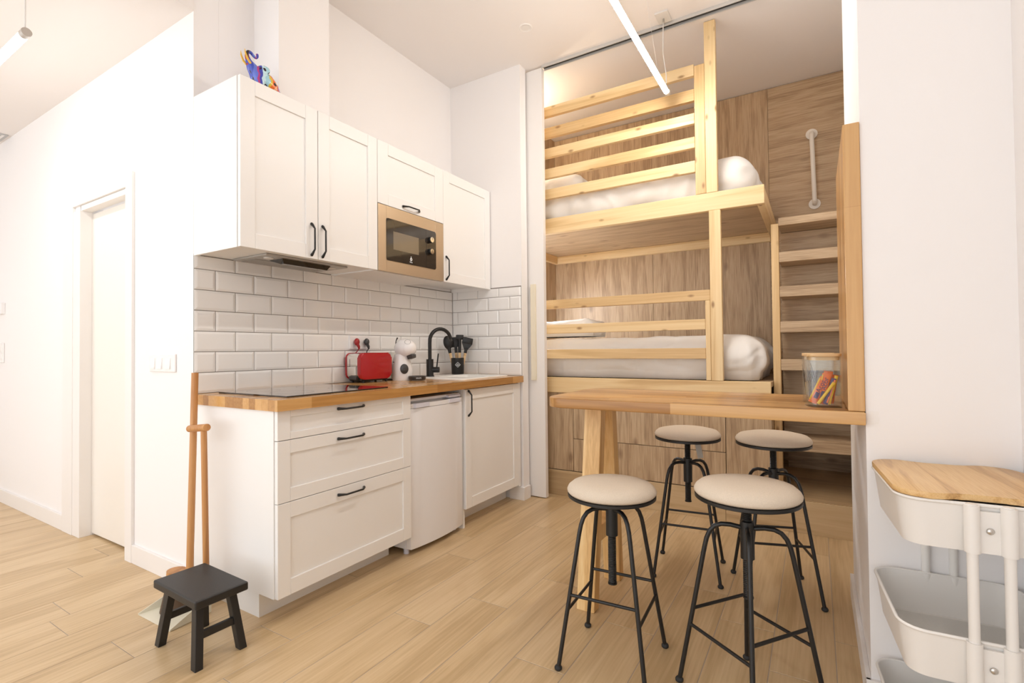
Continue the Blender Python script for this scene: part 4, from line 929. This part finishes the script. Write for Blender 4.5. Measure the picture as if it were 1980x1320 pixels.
# ------------------------------------------------------------------ bar stools
def bar_stool(loc, rz, zs, label, tag_paper=False):
    s = local('bar_stool', (loc[0], loc[1], 0), rz, label, 'bar stool', 'round swivel bar stools at the table')
    R = 0.160
    B(MB().lathe([(0, 0.004), (R - 0.004, 0.004), (R + 0.001, 0.010), (R + 0.002, 0.016), (R - 0.003, 0.026), (R - 0.016, 0.037), (R - 0.05, 0.045), (R - 0.1, 0.048), (0, 0.049)], (0, 0, zs - 0.010), 48), 'cushion', 'fabric', s, 60)
    B(MB().lathe([(0, 0.0), (R - 0.003, 0.0), (R, 0.002), (R, 0.011), (R - 0.003, 0.012), (0, 0.012)], (0, 0, zs - 0.020), 48), 'seat_ring', 'blackmetal', s, 40)
    B(MB().cyl((0, 0, zs - 0.335), (0, 0, zs - 0.018), 0.0135, 16), 'screw', 'blackmetal', s, 40)
    m = MB()
    zt = zs - 0.332
    while zt < min(0.45, zs - 0.03):
        m.lathe([(0.0135, 0), (0.0152, 0.0025), (0.0135, 0.005)], (0, 0, zt), 16); zt += 0.006
    B(m, 'thread', 'blackmetal', s, 60)['kind'] = 'stuff'
    m = MB(); zt = 0.570
    while zt < zs - 0.024:
        m.lathe([(0.0135, 0), (0.0152, 0.0025), (0.0135, 0.005)], (0, 0, zt), 16); zt += 0.006
    if zs > 0.61 and len(m.bm.verts): B(m, 'thread', 'blackmetal', s, 60)['kind'] = 'stuff'
    B(MB().cyl((0, 0, zs - 0.340), (0, 0, zs - 0.335), 0.0165, 16), 'end_stop', 'blackmetal', s, 40)
    hub_t = min(0.570, zs - 0.022)
    B(MB().cyl((0, 0, 0.450), (0, 0, hub_t), 0.0215, 20), 'hub', 'blackmetal', s, 40)
    arm = [(0.018, 0.548), (0.050, 0.553), (0.078, 0.552), (0.099, 0.543), (0.114, 0.525), (0.124, 0.500), (0.131, 0.470), (0.217, 0.010)]
    for q in range(4):
        a = PI / 4 + q * PI / 2; ca, sa = math.cos(a), math.sin(a)
        lg = B(MB().tube([(r * ca, r * sa, z) for r, z in arm], 0.0076, 12), 'leg', 'blackmetal', s, 50)
        B(MB().lathe([(0, 0.0), (0.010, 0.0), (0.0135, 0.004), (0.0135, 0.010), (0.009, 0.016), (0, 0.017)], (0.218 * ca, 0.218 * sa, 0), 14), 'foot', 'rubber', lg, 50)
    def at(z, q):
        r = 0.217 + (0.131 - 0.217) * (z - 0.010) / (0.460); a = PI / 4 + q * PI / 2
        return (r * math.cos(a), r * math.sin(a), z)
    for q, z in ((0, 0.257), (1, 0.203), (2, 0.257), (3, 0.203)):
        B(MB().tube([at(z, q), at(z, q + 1)], 0.0056, 10), 'footrest', 'blackmetal', s, 50)
    for q in (0, 2):
        a = q * PI / 2 + 0.4
        B(MB().tube([(0.060 * math.cos(a), 0.060 * math.sin(a), zs - 0.021), (0.075 * math.cos(a), 0.075 * math.sin(a), zs - 0.030), (0.095 * math.cos(a), 0.095 * math.sin(a), zs - 0.030), (0.110 * math.cos(a), 0.110 * math.sin(a), zs - 0.021)], 0.0035, 8), 'bracket', 'blackmetal', s, 50)
    if tag_paper:
        B(MB().box(-0.0145, 0.0145, -0.0006, 0.0006, -0.085, 0.0, 0).xf(Matrix.Translation((0.052, -0.055, zs - 0.021)) @ Matrix.Rotation(0.55, 4, 'Z') @ Matrix.Rotation(-0.20, 4, 'Y')), 'paper_tag', 'paper', s)
    return s
bar_stool((1.915, 0.507), math.radians(3.0), 0.612, 'bar stool with the lowest seat, nearest the trestle leg at the front')
bar_stool((2.368, 0.531), math.radians(53.6), 0.662, 'front bar stool nearest the white cart, its screw thread in full view')
bar_stool((1.996, 1.408), math.radians(6.5), 0.688, 'bar stool behind the table with a paper tag under the seat', True)
bar_stool((2.390, 1.377), math.radians(18), 0.698, 'bar stool behind the table in front of the dark ladder recess')

# ------------------------------------------------------------------ jars with sachets
def jar(loc, rz, label, h=0.172, w=0.050):
    j = local('glass_jar', loc, rz, label, 'jar')
    O = rrect(-w, w, -w, w, 0.022, 5); I = rrect(-w + 0.003, w - 0.003, -w + 0.003, w - 0.003, 0.019, 5)
    m = MB()
    ro = [[m.bm.verts.new((x, y, z)) for x, y in O] for z in (0.0, h)]
    ri = [[m.bm.verts.new((x, y, z)) for x, y in I] for z in (0.006, h)]
    n = len(O)
    for A, Bb in ((ro[0], ro[1]), (ri[0], ri[1]), (ro[1], ri[1])):
        for i in range(n): m.bm.faces.new((A[i], A[(i + 1) % n], Bb[(i + 1) % n], Bb[i]))
    m.bm.faces.new(ro[0]); m.bm.faces.new(ri[0])
    B(m, 'glass_body', 'glass', j, 40)
    lid = B(MB().prism(rrect(-w - 0.001, w + 0.001, -w - 0.001, w + 0.001, 0.024, 5), h + 0.0005, h + 0.011, 0.002), 'lid', 'bamboolid', j, 40)
    B(MB().prism(rrect(-w + 0.006, w - 0.006, -w + 0.006, w - 0.006, 0.018, 5), h - 0.012, h + 0.0003), 'lid_plug', 'bamboolid', lid, 40)
    return j
JX, JY = 2.588, 0.775
jar((JX, JY, TZ1), math.radians(10), 'square glass jar with bamboo lid holding orange sugar sachets')
jar((2.576, 0.930, TZ1), math.radians(-3), 'glass jar with bamboo lid and dark twigs, behind the sachet jar')
for k in range(7):
    a = k * 2.4; rr = 0.010 + 0.0035 * k
    x0, y0 = 2.550 + 0.013 * math.cos(a), 0.930 + 0.014 * math.sin(a)
    tw = MB().tube([(x0, y0, TZ1 + 0.008), (x0 + 0.006 * math.cos(a), y0 + 0.004, TZ1 + 0.07), (x0 - 0.012 + 0.005 * math.sin(a * 2), y0 + 0.004, TZ1 + 0.145 - 0.006 * k)], [0.0016, 0.0013, 0.0007], 6).tube([(x0 + 0.005 * math.cos(a), y0 + 0.004, TZ1 + 0.075), (x0 + 0.012, y0 + 0.006, TZ1 + 0.118)], [0.001, 0.0005], 6).build('twig', 'twig', loc=(x0, y0, TZ1 + 0.008), smooth=60)
    tag(tw, 'thin dark dried twig inside the rear glass jar', 'twig', 'dried twigs in the rear jar')
sach = [(-0.016, -0.030, 0.13, 0.42, 'orange', 'orange sachet leaning left at the front of the jar', 0.095), (0.000, -0.024, 0.05, 0.22, 'orange', 'wide orange sachet with purple lettering in the middle of the jar', 0.105), (0.005, -0.035, 0.0, 0.58, 'yellow', 'yellow sachet edge crossing the front of the jar diagonally', 0.088), (0.017, -0.028, -0.05, 0.30, 'purple', 'purple-striped sachet right of the crossing yellow one', 0.092), (0.026, -0.024, 0.0, 0.24, 'yellow', 'yellow sachet standing at the right side of the jar', 0.100), (0.012, 0.000, 0.1, 0.10, 'orange', 'orange sachet standing upright at the back right of the jar', 0.112), (-0.010, 0.008, -0.1, 0.30, 'orange', 'orange sachet at the back left of the jar', 0.090), (0.024, 0.010, 0.1, 0.16, 'orange', 'short orange sachet in the rear right corner of the jar', 0.100)]
for i, (dx, dy, yaw, roll, mt, lab, ln) in enumerate(sach):
    wd = {'orange': 0.027, 'yellow': 0.0105, 'purple': 0.014}[mt]
    base = Vector((JX + dx - math.sin(roll) * ln * 0.42, JY + dy, TZ1 + 0.0085 + wd * 0.5 * abs(math.sin(roll))))
    o = empty('sugar_sachet', base); tag(o, lab, 'sachet', 'sugar sachets in the front jar')
    o.rotation_euler = (-0.06, roll, yaw)
    m = MB(); 
    secs = [(0.0, 1.0, 0.0005), (0.010, 1.0, 0.0012), (0.03, 0.96, 0.0045), (ln - 0.03, 0.96, 0.0045), (ln - 0.010, 1.0, 0.0012), (ln, 1.0, 0.0005)]
    rings = []
    for z, sx, ty in secs: rings.append([m.bm.verts.new((wd / 2 * sx * math.cos(2 * PI * k / 12) , ty * math.sin(2 * PI * k / 12), z)) for k in range(12)])
    for A, Bb in zip(rings, rings[1:]):
        for k in range(12): m.bm.faces.new((A[k], A[(k + 1) % 12], Bb[(k + 1) % 12], Bb[k]))
    m.bm.faces.new(rings[0][::-1]); m.bm.faces.new(rings[-1])
    B(m, 'wrapper', mt, o, 60)
    if mt == 'orange':
        B(MB().box(-wd * 0.50, -wd * 0.36, -0.0036, 0.0036, 0.008, ln - 0.006), 'yellow_stripe', 'yellow', o)
        B(MB().box(-wd * 0.18, wd * 0.30, -0.0050, -0.0040, 0.018, ln * 0.42), 'print_block', 'purple', o)
        text('Acor', 0.022, 'lettering', 'purple', o, Matrix.Translation((0.001, -0.0049, ln * 0.66)) @ Matrix.Rotation(PI / 2, 4, 'X') @ Matrix.Rotation(PI / 2, 4, 'Z'))
    elif mt == 'purple':
        B(MB().box(wd * 0.1, wd * 0.45, -0.0036, 0.0036, 0.006, ln - 0.004), 'orange_stripe', 'orange', o)

# ------------------------------------------------------------------ rolling cart
ct = local('rolling_cart', (2.884, 0.455, 0), math.radians(4), 'white three-tier rolling cart in the corner by the wall stub', 'cart')
CW, CD = 0.163, 0.190
def tray(zr, dep):
    m = MB(); r = 0.055; T = 0.0025
    n = 8
    O = rrect(-CW, CW, -CD, CD, r, n); O2 = rrect(-CW + 0.014, CW - 0.014, -CD + 0.014, CD - 0.014, r - 0.012, n)
    I = rrect(-CW + T, CW - T, -CD + T, CD - T, r - T, n); I2 = rrect(-CW + 0.014 + T, CW - 0.014 - T, -CD + 0.014 + T, CD - 0.014 - T, r - 0.014, n)
    rg = lambda P, z: [m.bm.verts.new((x, y, z)) for x, y in P]
    a, b_, c, d = rg(O2, zr - dep), rg(O, zr), rg(I, zr), rg(I2, zr - dep + T)
    for A, Bb in ((a, b_), (b_, c), (c, d)):
        for i in range(len(A)): m.bm.faces.new((A[i], A[(i + 1) % len(A)], Bb[(i + 1) % len(A)], Bb[i]))
    m.bm.faces.new(a[::-1]); m.bm.faces.new(d)
    t = B(m, 'tray', 'cartwhite', ct, 40)
    P = rrect(-CW - 0.001, CW + 0.001, -CD - 0.001, CD + 0.001, r, n)
    B(MB().tube([(x, y, zr) for x, y in P + P[:2]], 0.0042, 8), 'rim', 'cartwhite', t, 60)
    m = MB(); k = 0
    B(MB().box(-CW + 0.03, CW - 0.03, -CD + 0.03, CD - 0.03, zr - dep + T, zr - dep + T + 0.0012), 'mesh_floor', plain('cart_mesh', (0.70, 0.68, 0.64), 0.5, bump=0.9, bscale=500), t)
    return t
trays = [(0.772, 0.112), (0.462, 0.112), (0.185, 0.112)]
for zr, dep in trays: tray(zr, dep)
for sy in (-1, 1):
    for sx in (-1, 1):
        x, y = sx * 0.032, sy * (CD + 0.009)
        ups = B(MB().cyl((x, y, 0.07), (x, y, 0.776), 0.0105, 16), 'upright', 'cartwhite', ct, 40)
        for zr, dep in trays: B(MB().cyl((x, y, zr - dep + 0.006), (x, y, zr + 0.001), 0.0145, 18), 'sleeve', 'cartwhite', ups, 40)
    for zr, dep in trays:
        B(MB().box(-0.030, 0.030, sy * (CD + 0.004) - 0.004, sy * (CD + 0.004) + 0.004, zr - dep + 0.006, zr - 0.012), 'bracket', 'cartwhite', ct)
        B(MB().sphere((0, sy * (CD + 0.009), zr - 0.055), 0.0075, 0.0045, 0.0075, 14, 8), 'bolt', 'steel', ct, 60)
    B(MB().box(-0.10, 0.10, sy * (CD + 0.009) - 0.010, sy * (CD + 0.009) + 0.010, 0.060, 0.072, 0.002), 'foot_bar', 'cartwhite', ct)
    for sx in (-1, 1):
        wh = B(MB().cyl((sx * 0.085 - 0.010, sy * (CD + 0.009), 0.024), (sx * 0.085 + 0.010, sy * (CD + 0.009), 0.024), 0.024, 20), 'castor', 'rubber', ct, 40)
        B(MB().box(sx * 0.085 - 0.013, sx * 0.085 + 0.013, sy * (CD + 0.009) - 0.010, sy * (CD + 0.009) + 0.010, 0.040, 0.060), 'fork', 'steel', wh)
# bamboo board lying on the cart
cbd = local('bamboo_board', (2.884, 0.455, 0.776), math.radians(4), 'bamboo board with scooped ends lying on top of the rolling cart', 'board')
def board_outline():
    w, d_, r, n = CW + 0.004, CD + 0.006, 0.060, 8
    P = corner(w - r, d_ - r, r, 0, PI / 2, n)
    sc = lambda t: 0.5 - 0.5 * math.cos(2 * PI * t)
    for i in range(1, 24):
        t = i / 24; x = (w - r) * (1 - 2 * t); P.append((x, d_ - 0.020 * min(1, 1.7 * sc(t))))
    P += corner(-w + r, d_ - r, r, PI / 2, PI, n) + corner(-w + r, -d_ + r, r, PI, 1.5 * PI, n)
    for i in range(1, 24):
        t = i / 24; x = (-w + r) * (1 - 2 * t); P.append((x, -d_ + 0.020 * min(1, 1.7 * sc(t))))
    P += corner(w - r, -d_ + r, r, 1.5 * PI, 2 * PI, n)
    return P
B(MB().prism(board_outline(), 0.001, 0.015, 0.003), 'board_slab', 'bamboo', cbd, 40)

# ------------------------------------------------------------------ lamps and ceiling things
pl = empty('pendant_lamp', (1.75, 1.35, 2.845)); tag(pl, 'lit linear tube lamp hanging over the table in front of the bunks', 'lamp')
PZ = 2.845
MB().arc((1.752, 0.62, PZ), (1.748, 2.095, PZ), 0.0165, math.radians(80), math.radians(280), 16).build('tube', 'tube', pl, smooth=50)
MB().tube([(1.752, 0.62, PZ + 0.003), (1.748, 2.095, PZ + 0.003)], 0.0152, 16).build('spine', 'cord', pl, smooth=50)
for yy in (0.605, 2.110): MB().cyl((1.75, yy - 0.012, PZ), (1.75, yy + 0.012, PZ), 0.0172, 16).build('end_cap', 'cord', pl, smooth=40)
MB().tube([(1.748, 2.09, PZ + 0.015), (1.752, 2.085, PZ + 0.10), (1.735, 2.075, PZ + 0.25), (1.742, 2.06, PZ + 0.40), (1.747, 2.056, CEIL)], 0.0028, 8).build('cable', 'cord', pl, smooth=50)
MB().tube([(1.752, 0.66, PZ + 0.015), (1.752, 0.66, CEIL)], 0.0012, 6).build('wire', 'cord', pl)
MB().tube([(1.752, 1.88, PZ + 0.015), (1.70, 1.83, CEIL)], 0.0008, 6).build('wire', 'cord', pl)
MB().box(1.705, 1.790, 1.985, 2.105, CEIL - 0.012, CEIL, 0.003).build('ceiling_plate', 'cord', pl)
MB().cyl((1.747, 2.056, CEIL - 0.035), (1.747, 2.056, CEIL - 0.012), 0.008, 12, 0.005).build('grip_nipple', 'steel', pl, smooth=40)
hl = empty('pendant_lamp', (-0.85, -0.57, 2.45)); tag(hl, 'lit linear tube lamp hanging from the lower ceiling at the left', 'lamp')
HZ = 2.45
MB().arc((-1.62, -0.565, HZ), (-0.185, -0.565, HZ), 0.0165, math.radians(80), math.radians(280), 16).build('tube', 'tube_hall', hl, smooth=50)
MB().tube([(-1.62, -0.565, HZ + 0.003), (-0.185, -0.565, HZ + 0.003)], 0.0152, 16).build('spine', 'cord', hl, smooth=50)
MB().cyl((-0.190, -0.565, HZ), (-0.155, -0.565, HZ), 0.0175, 16).build('end_cap', 'steel', hl, smooth=40)
MB().cyl((-1.645, -0.565, HZ), (-1.615, -0.565, HZ), 0.0175, 16).build('end_cap', 'steel', hl, smooth=40)
for xx in (-0.175, -1.63): MB().tube([(xx, -0.565, HZ + 0.016), (xx, -0.565, LOWC)], 0.0028, 8).build('cable', 'cord', hl, smooth=50)
dl = empty('downlight', (0.92, 1.665, CEIL)); tag(dl, 'small round white downlight, switched off, in the high ceiling', 'downlight')
MB().lathe([(0.030, -0.001), (0.042, -0.004), (0.046, -0.001), (0.046, 0.0)], (0.92, 1.665, CEIL), 28).build('trim_ring', 'trim', dl, smooth=40)
MB().lathe([(0, -0.0012), (0.030, -0.0015)], (0.92, 1.665, CEIL), 28).build('lens', 'cab_in', dl)
vt = empty('ceiling_vent', (-2.72, -0.08, LOWC)); tag(vt, 'small grey ceiling grille at the left picture edge', 'vent')
MB().box(-2.86, -2.66, -0.16, -0.02, LOWC - 0.008, LOWC, 0.002).build('frame', plain('vent_grey', (0.5, 0.5, 0.5), 0.5), vt)
for k in range(4): MB().box(-2.85, -2.67, -0.150 + 0.032 * k, -0.136 + 0.032 * k, LOWC - 0.012, LOWC - 0.008).build('slat', 'trim', vt)
bl = empty('wall_light', (0.25, 2.40, 3.05)); tag(bl, 'small lit spotlight on the left end of the alcove above the top bunk', 'lamp')
MB().box(0.251, 0.262, 2.36, 2.44, 2.98, 3.06, 0.002).build('base', 'whiteplastic', bl)
MB().cyl((0.262, 2.40, 3.03), (0.305, 2.40, 3.03), 0.022, 18).build('shade', 'whiteplastic', bl, smooth=40)
MB().cyl((0.30, 2.40, 3.052), (0.30, 2.40, 3.062), 0.018, 18).build('bulb', 'spot_on', bl, smooth=40)
rl_ = empty('reading_light', (0.25, 2.75, 1.62)); tag(rl_, 'small lit reading light on the left end of the lower bunk', 'lamp')
MB().box(0.251, 0.268, 2.71, 2.79, 1.58, 1.66, 0.002).build('base', 'whiteplastic', rl_)
MB().cyl((0.268, 2.75, 1.60), (0.300, 2.75, 1.58), 0.020, 18).build('shade', 'whiteplastic', rl_, smooth=40)
MB().cyl((0.300, 2.75, 1.580), (0.304, 2.75, 1.577), 0.017, 18).build('bulb', 'read_on', rl_, smooth=40)
